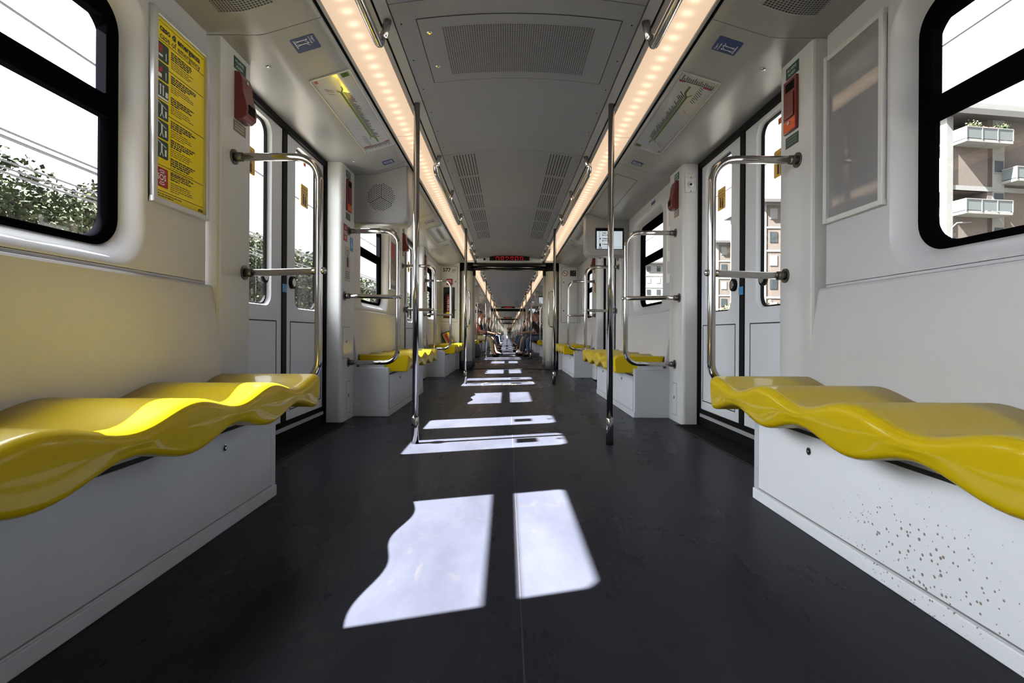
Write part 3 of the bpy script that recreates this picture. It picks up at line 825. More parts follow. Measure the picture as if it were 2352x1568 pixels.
# ---- speaker box and monitor box
def end_box(s, y, kind_):
    def fn(y):
        o = empty('speaker_box' if kind_ == 'speaker' else 'monitor_box', (s * 1.06, y, 1.56))
        th = .20; y0, y1 = (y, y + th) if kind_ == 'speaker' else (y, y + th)
        zb = 1.565; r = .06
        pts = [(1.33, 1.963), (1.33, zb)] + [(.845 + r - r * math.sin(t), zb + r - r * math.cos(t)) for t in [PI / 2 * i / 8 for i in range(9)]] + [(.845, 2.036), (.98, 2.003), (1.10, 1.966)]
        def lp(yy, inset):
            cx, cz = 1.09, 1.79
            return [(s * (x + (0 if x > 1.3 else (inset if x < 1.0 else 0))), yy, z + (inset if z < 1.7 else 0)) for x, z in pts]
        mb = MB(); mb.loft([lp(y0, .016), lp(y0 + .006, .005), lp(y0 + .018, 0), lp(y1 - .02, 0), lp(y1, .016)], True, True, False)
        for i in range(4 * len(pts)): mb.sm[i] = True
        mb.build('housing', 'cove', o)
        pl = Plane((0, y0, 0), (1, 0, 0), (0, 0, 1))
        if kind_ == 'speaker':
            cx, cz, R = s * 1.066, 1.783, .117
            d = MB(); pl.disc(d, cx, cz, R, -.0005, .0015, 48); sg = d.build('speaker_grille', 'cove', o)
            h = MB(); k = .0155
            for sec in range(3):
                a0 = PI / 2 + sec * 2 * PI / 3
                e1 = Vector((math.cos(a0), math.sin(a0))); e2 = Vector((math.cos(a0 + 2 * PI / 3), math.sin(a0 + 2 * PI / 3)))
                e2 = Vector((math.cos(a0 + 2 * PI / 3), math.sin(a0 + 2 * PI / 3)))
                for i in range(9):
                    for j in range(9):
                        q = e1 * (i * k * .95 + .006) + e2 * (j * k * .95)
                        if q.length < R - .008: h.add([pl.p(cx + q.x + .0042 * math.cos(t), cz + q.y + .0042 * math.sin(t), .0019) for t in [PI / 3 * w for w in range(6)]], [tuple(range(6))])
            h.build('speaker_holes', 'blackm', sg, origin=root_loc(sg))
        else:
            a0, a1 = (.955, 1.275)
            if s < 0: a0, a1 = -1.275, -.955
            b = MB(); pl.rrect(b, a0, 1.636, a1, 1.878, .01, 0, .006); bz = b.build('screen_bezel', 'black', o)
            sc_ = MB(); pl.rect(sc_, a0 + .014, 1.642, a1 - .016, 1.842, .006, .0068); sc_.build('lit_display', 'screen', bz, origin=root_loc(bz))
            t = MB(); h = .0074
            pl.text(t, 'Udine', a0 + .075, 1.815, .020, h, .0008); pl.text(t, 'Cimiano', a0 + .075, 1.752, .020, h, .0008); pl.text(t, 'Crescenzago', a0 + .075, 1.689, .020, h, .0008)
            pl.rect(t, a0 + .043, 1.70, a0 + .047, 1.842, .0068, h); pl.rect(t, a0 + .060, 1.70, a0 + .061, 1.842, .0068, h); pl.disc(t, a0 + .053, 1.757, .007, .0068, h, 10); pl.rect(t, a0 + .042, 1.668, a0 + .062, 1.703, .0068, h)
            pl.rect(t, a0 + .014, 1.663, a1 - .016, 1.6645, .0068, h); pl.text(t, 'ATM', a0 + .035, 1.646, .018, h, .001)
            for r_ in (1.797, 1.734):
                for i in range(4): pl.disc(t, a0 + .102 + i * .016, r_, .0055, .0068, h, 8)
            t.build('display_text', 'ink', bz, origin=root_loc(bz))
            bl = MB()
            for r_ in (1.797, 1.734): pl.disc(bl, a0 + .083, r_, .0075, .0068, h, 10)
            bl.build('display_dots', 'blue', bz, origin=root_loc(bz))
        return o
    return (('box', s, kind_), fn, y)

# ------------------------------------------------------------------ assemble the carriages
def near_name(k, y):
    return None
cnt = {'w': 0, 'd': 0}
def put(t, label, cat, group=None, kind=None):
    return place(t[0], t[1], t[2], label, cat, group, kind)

FAR = 'in the distant carriages beyond the second gangway'
def lab(k, base, where, cat_group):
    """label and group for an item in carriage k"""
    if k == 0: return base + ' ' + where, cat_group
    if k == 1: return base + ' in second carriage, ' + where, cat_group
    return 'tiny distant ' + base + ' beyond the second gangway', cat_group + ' ' + FAR

def carriage(k):
    off = k * L
    for s in (-1, 1):
        S = SN[s]; ad = 'yellow' 
        # cove panels
        js = [10.0 - 1.93 * i for i in range(10)]
        for i in range(9):
            a, b = js[i + 1], js[i]
            if k == 0 and b < -3.3: continue
            door_zone = any(a - .1 < d < b + .1 for d in D0)
            if k == 0 or i == 0: o = cove_build(s, a + off, b + off, 1.465 if door_zone else 1.345); PROTO.setdefault(('cove', s, door_zone), (o, a + off))
            else: place(('cove', s, door_zone), None, a + off, None, None, None, 'structure')
        for j, d in enumerate(D0):
            if k == 0 and d < -1: continue
            y = d + off
            if k == 0 and True:
                pn = pillar(s, y - .985 + .0, y - .70, 1); PROTO.setdefault(('piln', s), (pn, y))
                pf = pillar(s, y + .70, y + 1.03, -1); PROTO.setdefault(('pilf', s), (pf, y))
            else:
                place(('piln', s), None, y, None, None, None, 'structure'); place(('pilf', s), None, y, None, None, None, 'structure')
            cnt['d'] += 1; o = door(s, y, cnt['d']); o.name = 'door_%d' % cnt['d']
            # handrail hoops
            if not (k == 0 and d < 0):
                wh = {7.13: 'at the second doors', 3.27: 'at the nearest doors'}.get(d, '') if k == 0 else ORD[3 - j] + ' ' + S + ' doors'
                for dd, side_txt in ((-1, 'near side'), (1, 'far side')):
                    if k > 2: continue
                    l, g = lab(k, 'steel handrail hoop', ('on %s %s, %s' % (S, wh, side_txt)) if k == 0 else '%s of %s' % (side_txt, wh), 'steel handrail hoops')
                    put(hoop(s, y + dd * .87, -dd), l, 'handrail', g)
                l, g = lab(k, 'floor-to-ceiling steel pole', ('on %s %s' % (S, wh)) if k == 0 else 'by ' + wh, 'floor-to-ceiling poles')
                put(pole(s, y - .02), l, 'pole', g)
            if k < 2 and not (k == 0 and d < 0):
                wh = {7.13: 'second doors', 3.27: 'nearest doors'}.get(d, ORD[3 - j] + ' doors')
                l, g = lab(k, 'metro line map strip', 'above the %s %s' % (S, wh), 'line maps above the doors'); put(line_map(s, y - .02), l, 'map', g)
                for dy_, sm_, tt in ((-.85, False, 'nearer'), (.82, True, 'farther')):
                    l, g = lab(k, 'blue handhold sign', '%s end above %s %s' % (tt, S, wh), 'blue handhold signs'); put(blue_sign(s, y + dy_, sm_), l, 'sign', g)
                if k == 0:
                    for dy_, tt in ((-.72, 'near'), (.70, 'far')):
                        put(cove_screw(s, y + dy_), 'steel cover screw in cove panel, %s end of %s %s' % (tt, S, wh), 'screw', 'cover screws')
                kn, kf = ('wedge', 'flat') if s < 0 else ('flat', 'wedge')
                l, g = lab(k, 'red emergency alarm box', 'on near pillar of %s %s' % (S, wh), 'emergency alarms'); put(alarm(s, y - .82, kn), l, 'alarm', g)
                l, g = lab(k, 'red emergency alarm box', 'on far pillar of %s %s' % (S, wh), 'emergency alarms'); put(alarm(s, y + .85, kf), l, 'alarm', g)
                if k == 0:
                    if s < 0:
                        put(pillar_hatch(s, y + .82, .48, .725, .085), 'white access hatch at knee height on left pillar after %s' % wh, 'hatch', 'pillar hatches')
                        put(pillar_hatch(s, y + .88, .05, .30, .055), 'small white access hatch near floor on left pillar after %s' % wh, 'hatch', 'pillar hatches')
                    else:
                        put(pillar_hatch(s, y + .88, .05, .30, .055), 'small white access hatch near floor on right pillar after %s' % wh, 'hatch', 'pillar hatches')
        for j, b in enumerate(B0):
            y = b + off
            if k == 0: o = wall_seg(s, y); PROTO.setdefault(('wall', s), (o, y))
            else: place(('wall', s), None, y, None, None, None, 'structure')
            cnt['w'] += 1; o = window(s, y + .008, cnt['w']); o.name = 'window_%d' % cnt['w']
            if k == 0 and b < 0: continue
            wh = {5.20: 'in the middle distance', 1.34: 'in the foreground'}.get(b) if k == 0 else ORD[2 - j] + ' middle one on the ' + S
            l, g = lab(k, 'yellow wavy four-seat bench', ('on %s side %s' % (S, wh)) if k == 0 else wh, 'yellow seat benches')
            if k == 0 and s > 0 and b < 2:
                t = bench(s, y, key='benchstain', basemat='stain'); put(t, 'yellow wavy bench with spattered white base in the right foreground', 'bench', g)
            else: put(bench(s, y), l, 'bench', g)
            if k < 3:
                l, g = lab(k, 'overhead steel grab rail', ('above the %s bench %s' % (S, wh)) if k == 0 else 'above ' + wh, 'overhead grab rails')
                put(grab(s, y - .99, y + 1.05), l, 'grab rail', g)
            if j in (0, 2):
                kd = 'speaker' if s < 0 else 'monitor'
                l, g = lab(k, 'white %s box' % ('speaker' if s < 0 else 'passenger monitor'), 'under the %s cove' % S if k == 0 else ORD[2 - j] + ' on the ' + S, kd + ' boxes')
                put(end_box(s, y - .92 if s < 0 else y + .75, kd), l, 'speaker' if s < 0 else 'monitor', g)
        # end benches next to the gangways
        for dirn in (-1, 1):
            if k == 0 and dirn < 0: continue
            ya, yb = (8.16, 10.0) if dirn > 0 else (11.18 - L, 13.02 - L)
            c = (ya + yb) / 2
            if dirn > 0: cw = c; w0, w1 = ya, yb
            else: w0, w1 = ya, yb
            def wfn(y, s=s, w0=w0, w1=w1, c=c):
                return wall_seg(s, y, y0=y - (c - w0), y1=y + (w1 - c))
            place(('wallend', s), wfn, c + off, None, None, None, 'structure')
            cnt['w'] += 1; o = window(s, c + off + (-.05 if dirn > 0 else .05), cnt['w']); o.name = 'window_%d' % cnt['w']
            w = ('on %s side beside the gangway wall' % S) if k == 0 else 'at its %s end on the %s' % ('far' if dirn > 0 else 'near', S)
            l, g = lab(k, 'yellow wavy end bench', w, 'yellow seat benches')
            if dirn > 0: t = bench(s, c + off, ya=-.84, yb=.90, b0=-.92, b1=.92, key=('benchend', s, 1), chamfer=1, back=(-.90, .915))
            else: t = bench(s, c + off, ya=-.90, yb=.84, b0=-.92, b1=.92, key=('benchend', s, -1), chamfer=-1, back=(-.915, .90))
            put(t, l, 'bench', g)
            if k < 3:
                l, g = lab(k, 'overhead steel grab rail', ('above the %s end bench' % S) if k == 0 else 'above %s %s end bench' % ('far' if dirn > 0 else 'near', S), 'overhead grab rails')
                put(grab(s, (ya + .0 if dirn > 0 else yb - 1.5) + off, (ya + 1.5 if dirn > 0 else yb) + off), l, 'grab rail', g)
        # lights
        for i in range(11):
            ya = -7.3 + SEG * i
            if k == 0 and ya < -1.5: continue
            if k > 0 or ya > -1.5:
                if k == 0: w = 'along %s cove, %s from the gangway' % (S, ORD[10 - i] if 10 - i < 5 else ['sixth', 'seventh', 'eighth'][10 - i - 5])
                else: w = '%s side number %d from its near end' % (S, i + 1)
                l, g = lab(k, 'warm LED ceiling light', w, 'LED ceiling lights')
                put(lamp(s, ya + off), l, 'ceiling light', g)
    if k > 0:
        for s in (-1, 1):
            pass
for k in range(5): carriage(k)
for k in range(1, 5): side_bands(G + .59 + (k - 1) * L, G - .59 + k * L)

# ---- curved ceiling panels and their vents
def slot_vent(yc, sgn):
    def fn(y):
        x0, x1 = sgn * .31, sgn * .475
        mb = MB(); n = 8
        for i in range(n):
            xa = x0 + (x1 - x0) * i / (n - 1); w = .0030
            mb.add([(xa - w, y, zc(xa) - .0012), (xa + w, y, zc(xa) - .0012), (xa + w, y + .565, zc(xa) - .0012), (xa - w, y + .565, zc(xa) - .0012)], [(0, 1, 2, 3)])
        return mb.build('ceiling_slot_vent', 'slot')
    return (('slot', sgn), fn, yc)
js = [10.0 - 1.93 * i for i in range(10)]
for k in range(5):
    for i in range(9):
        a, b = js[i + 1] + k * L, js[i] + k * L
        if k == 0 and b < -3.3: continue
        if k == 0: o = ceil_panel(a, b); PROTO.setdefault('cp', (o, a))
        else: place('cp', None, a, None, None, None, 'structure')
        if i in (1, 2) and k < 2:
            for q in range(3):
                for sg in (-1, 1):
                    w = '%s of three on %s, %s ceiling panel' % (('nearest', 'middle', 'farthest')[q], SN[sg], 'farther' if i == 1 else 'nearer')
                    l, g = lab(k, 'slotted air vent', w, 'slotted ceiling vents')
                    put(slot_vent(a + .04 + q * .62, sg), l, 'vent', g)
# screw row along panel edges
def screws():
    mb = MB()
    for s in (-1, 1):
        for i in range(30):
            y = .5 + i * .3217
            mb.tube([(s * .532, y, zc(.532) + .001), (s * .532, y, zc(.532) - .002)], .004, 8)
    o = mb.build('ceiling_screws', 'blackm', kind='structure'); return o
screws()
# big access panel with perforated grille
def grille():
    o = empty('ceiling_air_grille', (0.015, 2.70, 2.13), 'large perforated air grille panel in ceiling centre overhead', 'air grille')
    n = 16
    def arc(x0, x1, y0, y1, dz, nm, m, org=None):
        mb = MB(); xs = [x0 + (x1 - x0) * i / n for i in range(n + 1)]
        mb.loft([[(x, y0, zc(x) - dz) for x in xs], [(x, y1, zc(x) - dz) for x in xs]], False, False); return mb.build(nm, m, o, origin=org)
    arc(-.462, .486, 2.405, 3.02, .001, 'panel_gap', 'groove')
    arc(-.457, .481, 2.410, 3.015, .002, 'access_panel', 'ceil')
    arc(-.3522, .3749, 2.4855, 2.940, .003, 'perforated_plate', 'perf', (-.3522, 2.4855, 2.13))
    for y in (2.52, 2.84):
        mb = MB(); x = -.415; mb.tube([(x, y, zc(x) - .001), (x, y, zc(x) - .005), (x, y, zc(x) - .008)], [.014, .013, .007], 16); mb.build('lock', 'steeld', o)
grille()
for s in (-1, 1):
    put(cove_vent(s, 1.55, 2.115), 'perforated air grille in %s cove above near window' % SN[s], 'air grille', 'cove air grilles')

# ---- end bulkheads, gangways
def bulkhead(k):
    """at the far end of carriage k and the near end of carriage k+1"""
    g = G + k * L
    def face(y, d):
        mb = MB()
        for s in (-1, 1): mb.box(s * .945, s * 1.47, y, y + d * .06, 0, 2.2)
        mb.box(-.945, .945, y, y + d * .05, 2.03, 2.24)
        return mb.build('wall_end', 'pillar', bevel=.004, kind='structure')
    face(g - .59, 1); face(g + .59, -1)
    tn = MB()
    for s in (-1, 1): tn.box(s * .86, s * .90, g - .50, g + .50, 0, 2.08)
    tn.box(-.9, .9, g - .5, g + .5, 2.04, 2.08)
    tn.box(-.95, .95, g - .55, g + .55, -.05, .004)
    tn.build('gangway_tunnel', 'plate', kind='structure')
    for s in (-1, 1):
        for yy in (g - .40, g + .40):
            o = empty('gangway_column', (s * .83, yy, 0))
            a = MB(); seg = 20
            a.tube([(s * .83, yy, .15), (s * .83, yy, 1.88)], .125, 28); a.build('column_shell', 'portal', o)
            b = MB(); b.tube([(s * .83, yy, 0), (s * .83, yy, .14), (s * .83, yy, .152)], [.132, .132, .126], 28); b.build('column_foot', 'portalg', o)
            c = MB(); c.tube([(s * .83, yy, 1.878), (s * .83, yy, 1.89), (s * .83, yy, 2.045)], [.126, .132, .132], 28); c.build('column_cap', 'black', o)
            w = ('near' if yy < g else 'far')
            if k == 0: tag(o, 'beige rounded column at %s end of first gangway, %s side' % (w, SN[s]), 'column', 'gangway columns')
            else: tag(o, 'tiny distant beige gangway column beyond the second carriage', 'column', 'distant gangway columns')
            if k == 0 and yy < g:
                h = MB(); r = .05; xx = s * .775; x2 = s * .73
                h.tube([(s * .86, yy - .12, 1.49), (s * .80, yy - .15, 1.49), (s * .765, yy - .165, 1.47), (s * .755, yy - .17, 1.42), (s * .755, yy - .17, .88), (s * .765, yy - .165, .83), (s * .80, yy - .15, .81), (s * .86, yy - .12, .81)], .014, 12)
                tag(h.build('handle', 'chrome', o))
    bm_ = MB(); bm_.box(-.72, .72, g - .42, g - .38, 1.90, 2.03); bm_.tube([(-.72, g - .46, 1.955), (.72, g - .46, 1.955)], .022, 12)
    bm_.tube([(-.72, g - .46, 1.905), (.72, g - .46, 1.905)], .014, 12)
    ob = bm_.build('gangway_beam', 'black' if k else 'beam')
    tag(ob, 'dark polished beam across top of first gangway' if k == 0 else 'tiny distant gangway crossbeam', 'beam', None if k == 0 else 'distant gangway beams')
    tp = MB(); tp.box(-.70, .70, g - .52, g + .52, .004, .012)
    for i in range(17):
        x = -.64 + i * .08; tp.box(x, x + .012, g - .50, g - .30, .012, .016); tp.box(x, x + .012, g + .30, g + .50, .012, .016)
    tag(tp.build('gangway_tread_plate', 'plate'), 'dark ribbed metal tread plate on floor of %s' % ('first gangway' if k == 0 else 'distant gangways'), 'tread plate', None if k == 0 else 'distant tread plates')
    # LED destination display
    o = empty('destination_display', (0, g - .66, 2.06))
    b = MB(); b.box(-.375, .375, g - .70, g - .60, 2.055, 2.137); b.build('display_case', 'ledoff', o, bevel=.003)
    pl = Plane((0, g - .70, 0), (1, 0, 0), (0, 0, 1))
    t = MB()
    if k == 0:
        for i in range(6):
            cx = -.225 + i * .09
            for q in range(7):
                a = PI * q / 6
                pl.rect(t, cx + .027 * math.cos(a) - .0045, 2.100 + .022 * math.sin(a) - .0045, cx + .027 * math.cos(a) + .0045, 2.100 + .022 * math.sin(a) + .0045, .0005, .0015)
            for q in ([0, 6], [1, 3, 5], [3], [2, 4], [0, 1, 5, 6], [0, 1, 2, 5, 6])[i]:
                a = -PI * q / 6; 
                pl.rect(t, cx + .026 * math.cos(a) - .0045, 2.066, cx + .026 * math.cos(a) + .0045, 2.079, .0005, .0015)
        tag(o, 'black ceiling display with red LED characters above gangway', 'display')
    else:
        pl.rect(t, -.2, 2.09, .2, 2.105, .0005, .0015)
        tag(o, 'tiny distant red LED ceiling display', 'display', 'distant LED displays')
    t.build('led_characters', 'led', o)
for k in range(4): bulkhead(k)
MB().box(-1.5, 1.5, G + 4 * L - .59, G + 4 * L - .5, 0, 2.2).build('wall_far_end', 'pillar', kind='structure')
# closes the two outer sides of each gangway
for k in range(4):
    g = G + k * L; mb = MB()
    for s in (-1, 1): mb.box(s * 1.40, s * 1.42, g - .6, g + .6, -.05, 2.2)
    mb.box(-1.45, 1.45, g - .6, g + .6, 2.2, 2.24); mb.box(-1.45, 1.45, g - .6, g + .6, -.08, -.05)
    mb.build('gangway_bellows', 'blackm', kind='structure')

sph = MB(); sph.sph((-.47, 9.89, 2.075), .022, 12, 8); tag(sph.build('camera_dome', 'black'), 'small black round sensor left of the red display', 'sensor')

# cabinet panels on the near end walls
for s in (-1, 1):
    y = G - .59; xa, xb = (-1.30, -.985) if s < 0 else (.985, 1.30)
    pl = Plane((0, y, 0), (1, 0, 0), (0, 0, 1))
    o = empty('end_wall_cabinet', ((xa + xb) / 2, y, .89), 'white %s cabinet door on the gangway wall' % ('extinguisher' if s < 0 else 'electrical'), 'cabinet', 'end wall cabinets')
    g = MB(); pl.rrect(g, xa, .89, xb, 1.955, .02, 0, .002); g.build('cabinet_gap', 'inkg', o)
    d = MB(); pl.rrect(d, xa + .008, .898, xb - .008, 1.947, .016, 0, .005); d.build('cabinet_door', 'pillar', o)
    l = MB()
    for zz in (1.12, 1.66): pl.disc(l, xb - .035 if s < 0 else xa + .05, zz, .011, .005, .010, 12)
    l.build('lock', 'black', o)
    lw = MB(); pl.rect(lw, xa + .02, .60, xb - .05, .602, 0, .001); pl.rect(lw, xa + .02, .84, xb - .05, .842, 0, .001); pl.rect(lw, xa + .02, .60, xa + .022, .84, 0, .001); pl.rect(lw, xb - .052, .60, xb - .05, .84, 0, .001); lw.build('lower_hatch_line', 'inkg', o)
    if s < 0:
        n = MB(); pl.rect(n, -1.25, .965, -1.03, 1.555, .005, .0056); n.build('niche', 'groove', o)
        fr = MB()
        for q in ((-1.255, .96, -1.25, 1.56), (-1.03, .96, -1.025, 1.56), (-1.25, .96, -1.03, .965), (-1.25, 1.555, -1.03, 1.56)): pl.rect(fr, *q, .005, .012)
        fr.build('niche_frame', 'alu', o)
        tx = MB(); pl.text(tx, '577', -1.262, 1.85, .098, .0064, .003); pl.rect(tx, -1.09, 1.875, -1.02, 1.885, .005, .0062)
        for i in range(3): pl.rect(tx, -1.09, 1.86 - i * .012, -1.02, 1.863 - i * .012, .005, .0062)
        pl.line(tx, -1.085, 1.895, -1.05, 1.905, .003, .0062); pl.line(tx, -1.05, 1.905, -1.02, 1.895, .003, .0062)
        t = tx.build('carriage_number', 'ink'); tag(t, 'black carriage number 577 on the left gangway cabinet', 'lettering')
        rs = MB(); pl.rect(rs, -1.195, 1.60, -1.075, 1.715, .005, .0065); q = rs.build('extinguisher_sign', 'maroon'); tag(q, 'square red extinguisher sign on left gangway cabinet', 'sign')
        wr = MB(); pl.ringd(wr, -1.135, 1.66, .026, .032, .0072); pl.rect(wr, -1.145, 1.625, -1.128, 1.672, .0065, .0072); pl.line(wr, -1.13, 1.675, -1.11, 1.69, .004, .0072); wr.build('pictogram', 'white', q, origin=root_loc(q))
        e = empty('fire_extinguisher', (-1.14, y - .05, .985), 'red fire extinguisher with yellow band in the left cabinet niche', 'fire extinguisher')
        b = MB(); cx, cy = -1.14, y - .045
        b.tube([(cx, cy, .985), (cx, cy, 1.0), (cx, cy, 1.36), (cx, cy, 1.40), (cx, cy, 1.425)], [.05, .055, .055, .042, .02], 20); b.build('cylinder', 'red', e)
        yb = MB(); yb.tube([(cx, cy, 1.015), (cx, cy, 1.075)], .0562, 20); yb.build('yellow_band', 'posty', e)
        hv = MB(); hv.tube([(cx, cy, 1.425), (cx, cy, 1.45)], .014, 10); hv.box(cx - .045, cx + .02, cy - .008, cy + .008, 1.447, 1.46); hv.build('valve', 'black', e)
        hs = MB(); hs.tube([(cx - .01, cy, 1.44), (cx - .06, cy - .005, 1.44), (cx - .082, cy - .01, 1.38), (cx - .078, cy - .01, 1.10)], .008, 8); hs.build('hose', 'black', e)
        lb = MB()
        for i, (w, z) in enumerate(((.03, 1.30), (.05, 1.27), (.04, 1.24), (.05, 1.19), (.035, 1.16), (.05, 1.12))): pl.rect(lb, cx - w / 2, z, cx + w / 2, z + .006, .1015, .1022)
        lb.build('label_print', 'white', e)
    else:
        ns = MB(); pl.disc(ns, 1.055, 1.83, .052, .005, .006, 28); q = ns.build('no_smoking_sign', 'white'); tag(q, 'round no smoking sign on the right gangway cabinet', 'sign')
        r = MB(); pl.ringd(r, 1.055, 1.83, .040, .052, .0068); pl.line(r, 1.02, 1.86, 1.09, 1.80, .010, .0072); r.build('red_ring', 'maroon', q, origin=root_loc(q))
        c = MB(); pl.rect(c, 1.025, 1.823, 1.078, 1.833, .006, .0070); pl.line(c, 1.03, 1.845, 1.055, 1.85, .004, .007); c.build('cigarette', 'ink', q, origin=root_loc(q))
        bs = MB(); pl.rect(bs, 1.15, 1.775, 1.265, 1.885, .005, .0065); q = bs.build('black_sign', 'ink'); tag(q, 'square black sign beside the round no smoking sign', 'sign')
        c = MB(); pl.line(c, 1.215, 1.845, 1.25, 1.865, .008, .007); c.build('pictogram', 'silver', q, origin=root_loc(q))

# newspapers propped in the corner of the far left end bench
o = empty('newspaper_pile', (-1.13, 9.80, .50), 'folded newspapers with yellow and red print propped on left end bench', 'newspaper')
def slab(mb, c, w, h, t, rot, tilt):
    m_ = Matrix.Translation(c) @ Matrix.Rotation(tilt, 4, 'X') @ Matrix.Rotation(rot, 4, 'Y')
    vs = [m_ @ Vector((x, y, z)) for x in (-w / 2, w / 2) for y in (-t / 2, t / 2) for z in (0, h)]
    mb.add(vs, [(0, 1, 3, 2), (4, 6, 7, 5), (0, 4, 5, 1), (2, 3, 7, 6), (0, 2, 6, 4), (1, 5, 7, 3)])
a = MB(); slab(a, (-1.12, 9.88, .50), .17, .22, .02, -.38, -.15); a.build('dark_cover', 'ink', o)
a = MB(); slab(a, (-1.10, 9.858, .505), .13, .20, .014, -.5, -.15); a.build('yellow_front', 'posty', o)
a = MB(); slab(a, (-1.10, 9.845, .505), .06, .19, .012, -.5, -.15); a.build('red_front', 'maroon', o)
a = MB(); slab(a, (-1.135, 9.850, .50), .025, .20, .010, -.55, -.15); slab(a, (-1.07, 9.84, .505), .02, .18, .01, -.5, -.15); a.build('pages', 'khaki', o)

# floor decal
o = empty('floor_decal', (.08, 7.05, 0), 'pale round decal ring on dark floor near second doors', 'decal')
pl = Plane((.08, 7.05, .0008), (1, 0, 0), (0, 1, 0))
mb = MB(); pl.ringd(mb, 0, 0, .452, .460, 0, 64); pl.ringd(mb, 0, 0, .33, .335, 0, 48, -1.2, .8); mb.build('ring', 'silver', o)
mb = MB(); pl.text(mb, 'ATM', -.17, -.02, .09, .0002); pl.line(mb, -.33, -.03, -.20, .03, .02, .0002); mb.build('decal_letters', 'amber', o)

# ------------------------------------------------------------------ posters and stickers
def framed(s, y0, y1, z0, z1, name, sheet, label):
    xw = 1.335
    pl = wallplane(s, (y0 + y1) / 2, 0, xw); w = (y1 - y0) / 2
    o = empty(name, (s * xw, (y0 + y1) / 2, z0), label, 'poster')
    f = MB(); t = .022
    pl.rect(f, -w, z0, w, z0 + t, 0, .016); pl.rect(f, -w, z1 - t, w, z1, 0, .016)
    pl.rect(f, -w, z0, -w + t, z1, 0, .020); pl.rect(f, w - t, z0, w, z1, 0, .020)
    f.build('poster_frame', 'alu' if s < 0 else 'pillar', o, bevel=.003)
    sh = MB(); pl.rect(sh, -w + t * .8, z0 + t * .8, w - t * .8, z1 - t * .8, .002, .005); sh.build('poster_sheet', sheet, o)
    return o, pl, w
# emergency instruction poster (left foreground); reading direction is +y
o, pl, w = framed(-1, 1.905, 2.262, 1.155, 1.868, 'emergency_poster', 'posty', 'tall yellow emergency instructions poster on left wall')
ink = MB(); h = .0056; x0 = -w + .030; x1 = w - .026
pl.text(ink, 'In caso di emergenza', x0 - .016, 1.803, .034, h, .0012); 
pl.text(ink, 'In case of emergency', x0 - .016, 1.774, .034, h, .0003)
rn = random.Random(3)
zs = [1.765, 1.672, 1.560, 1.30]
for z in (1.834, 1.765, 1.672, 1.50, 1.300, 1.205): pl.rect(ink, x0, z, x1, z + .0022, .005, h)
rows = [1.755, 1.664, 1.583, 1.492, 1.42, 1.348]
for z in rows:
    pl.para(ink, x0 + .085, z - .002, .165, 4, .0082, .0055, h, rn)
    pl.para(ink, x0 + .085, z - .038, .15, 4, .0078, .0026, h, rn)
pl.para(ink, x0 + .085, 1.29, .15, 4, .0078, .0045, h, rn); pl.para(ink, x0 + .085, 1.252, .15, 5, .0078, .0026, h, rn)
pl.para(ink, x0, 1.198, .18, 2, .008, .0035, h, rn)
pl.text(ink, 'ATM', x1 - .035, 1.184, .016, h, .001)
ink.build('print', 'ink', o)
gp = MB(); wp = MB(); rp = MB()
icon = [1.758 - .0725 * i for i in range(6)]
for i, z in enumerate(icon):
    pl.rrect(gp, x0, z - .066, x0 + .07, z, .006, .005, .0060)
    if i == 0: pl.rect(rp, x0 + .01, z - .035, x0 + .035, z - .010, .006, .0066); pl.rect(wp, x0 + .012, z - .052, x0 + .035, z - .044, .006, .0064); pl.line(wp, x0 + .054, z - .03, x0 + .054, z - .058, .004, .0064)
    elif i == 1: pl.line(rp, x0 + .012, z - .04, x0 + .032, z - .022, .016, .0066); pl.rect(wp, x0 + .01, z - .058, x0 + .03, z - .044, .006, .0064); pl.line(wp, x0 + .054, z - .03, x0 + .054, z - .058, .004, .0064)
    elif i == 2:
        pl.rect(wp, x0 + .02, z - .05, x0 + .026, z - .02, .006, .0064); pl.rect(wp, x0 + .036, z - .05, x0 + .042, z - .02, .006, .0064); pl.disc(wp, x0 + .023, z - .015, .005, .006, .0064, 8); pl.disc(wp, x0 + .039, z - .015, .005, .006, .0064, 8)
        pl.rect(wp, x0 + .002, z - .064, x0 + .068, z - .056, .006, .0064); pl.rect(wp, x0 + .052, z - .05, x0 + .066, z - .03, .006, .0064)
    else:
        pl.disc(wp, x0 + .032, z - .018, .005, .006, .0064, 8); pl.line(wp, x0 + .032, z - .022, x0 + .032, z - .042, .009, .0064)
        pl.line(wp, x0 + .032, z - .04, x0 + .022, z - .060, .004, .0064); pl.line(wp, x0 + .032, z - .04, x0 + .042, z - .058, .004, .0064); pl.line(wp, x0 + .01, z - .006, x0 + .058, z - .022, .003, .0064)
        pl.rect(wp, x0 + .05, z - .055, x0 + .06, z - .03, .006, .0064)
gp.build('icon_tiles', 'green', o); rp.build('icon_red', 'maroon', o)
zq = 1.293; sr = MB(); pl.rrect(sr, x0, zq - .072, x0 + .07, zq, .005, .005, .0060); sr.build('sos_tile', 'maroon', o)
pl.text(wp, 'SOS', x0 + .006, zq - .046, .030, .0066, .0005)
for q in (.014, .022):
    pl.ringd(wp, x0 + .035, zq - .036, q + .003, q + .006, .0064, 8, PI * .3, PI * .7); pl.ringd(wp, x0 + .035, zq - .036, q + .003, q + .006, .0064, 8, PI * 1.3, PI * 1.7)
wp.build('icon_white', 'white', o)
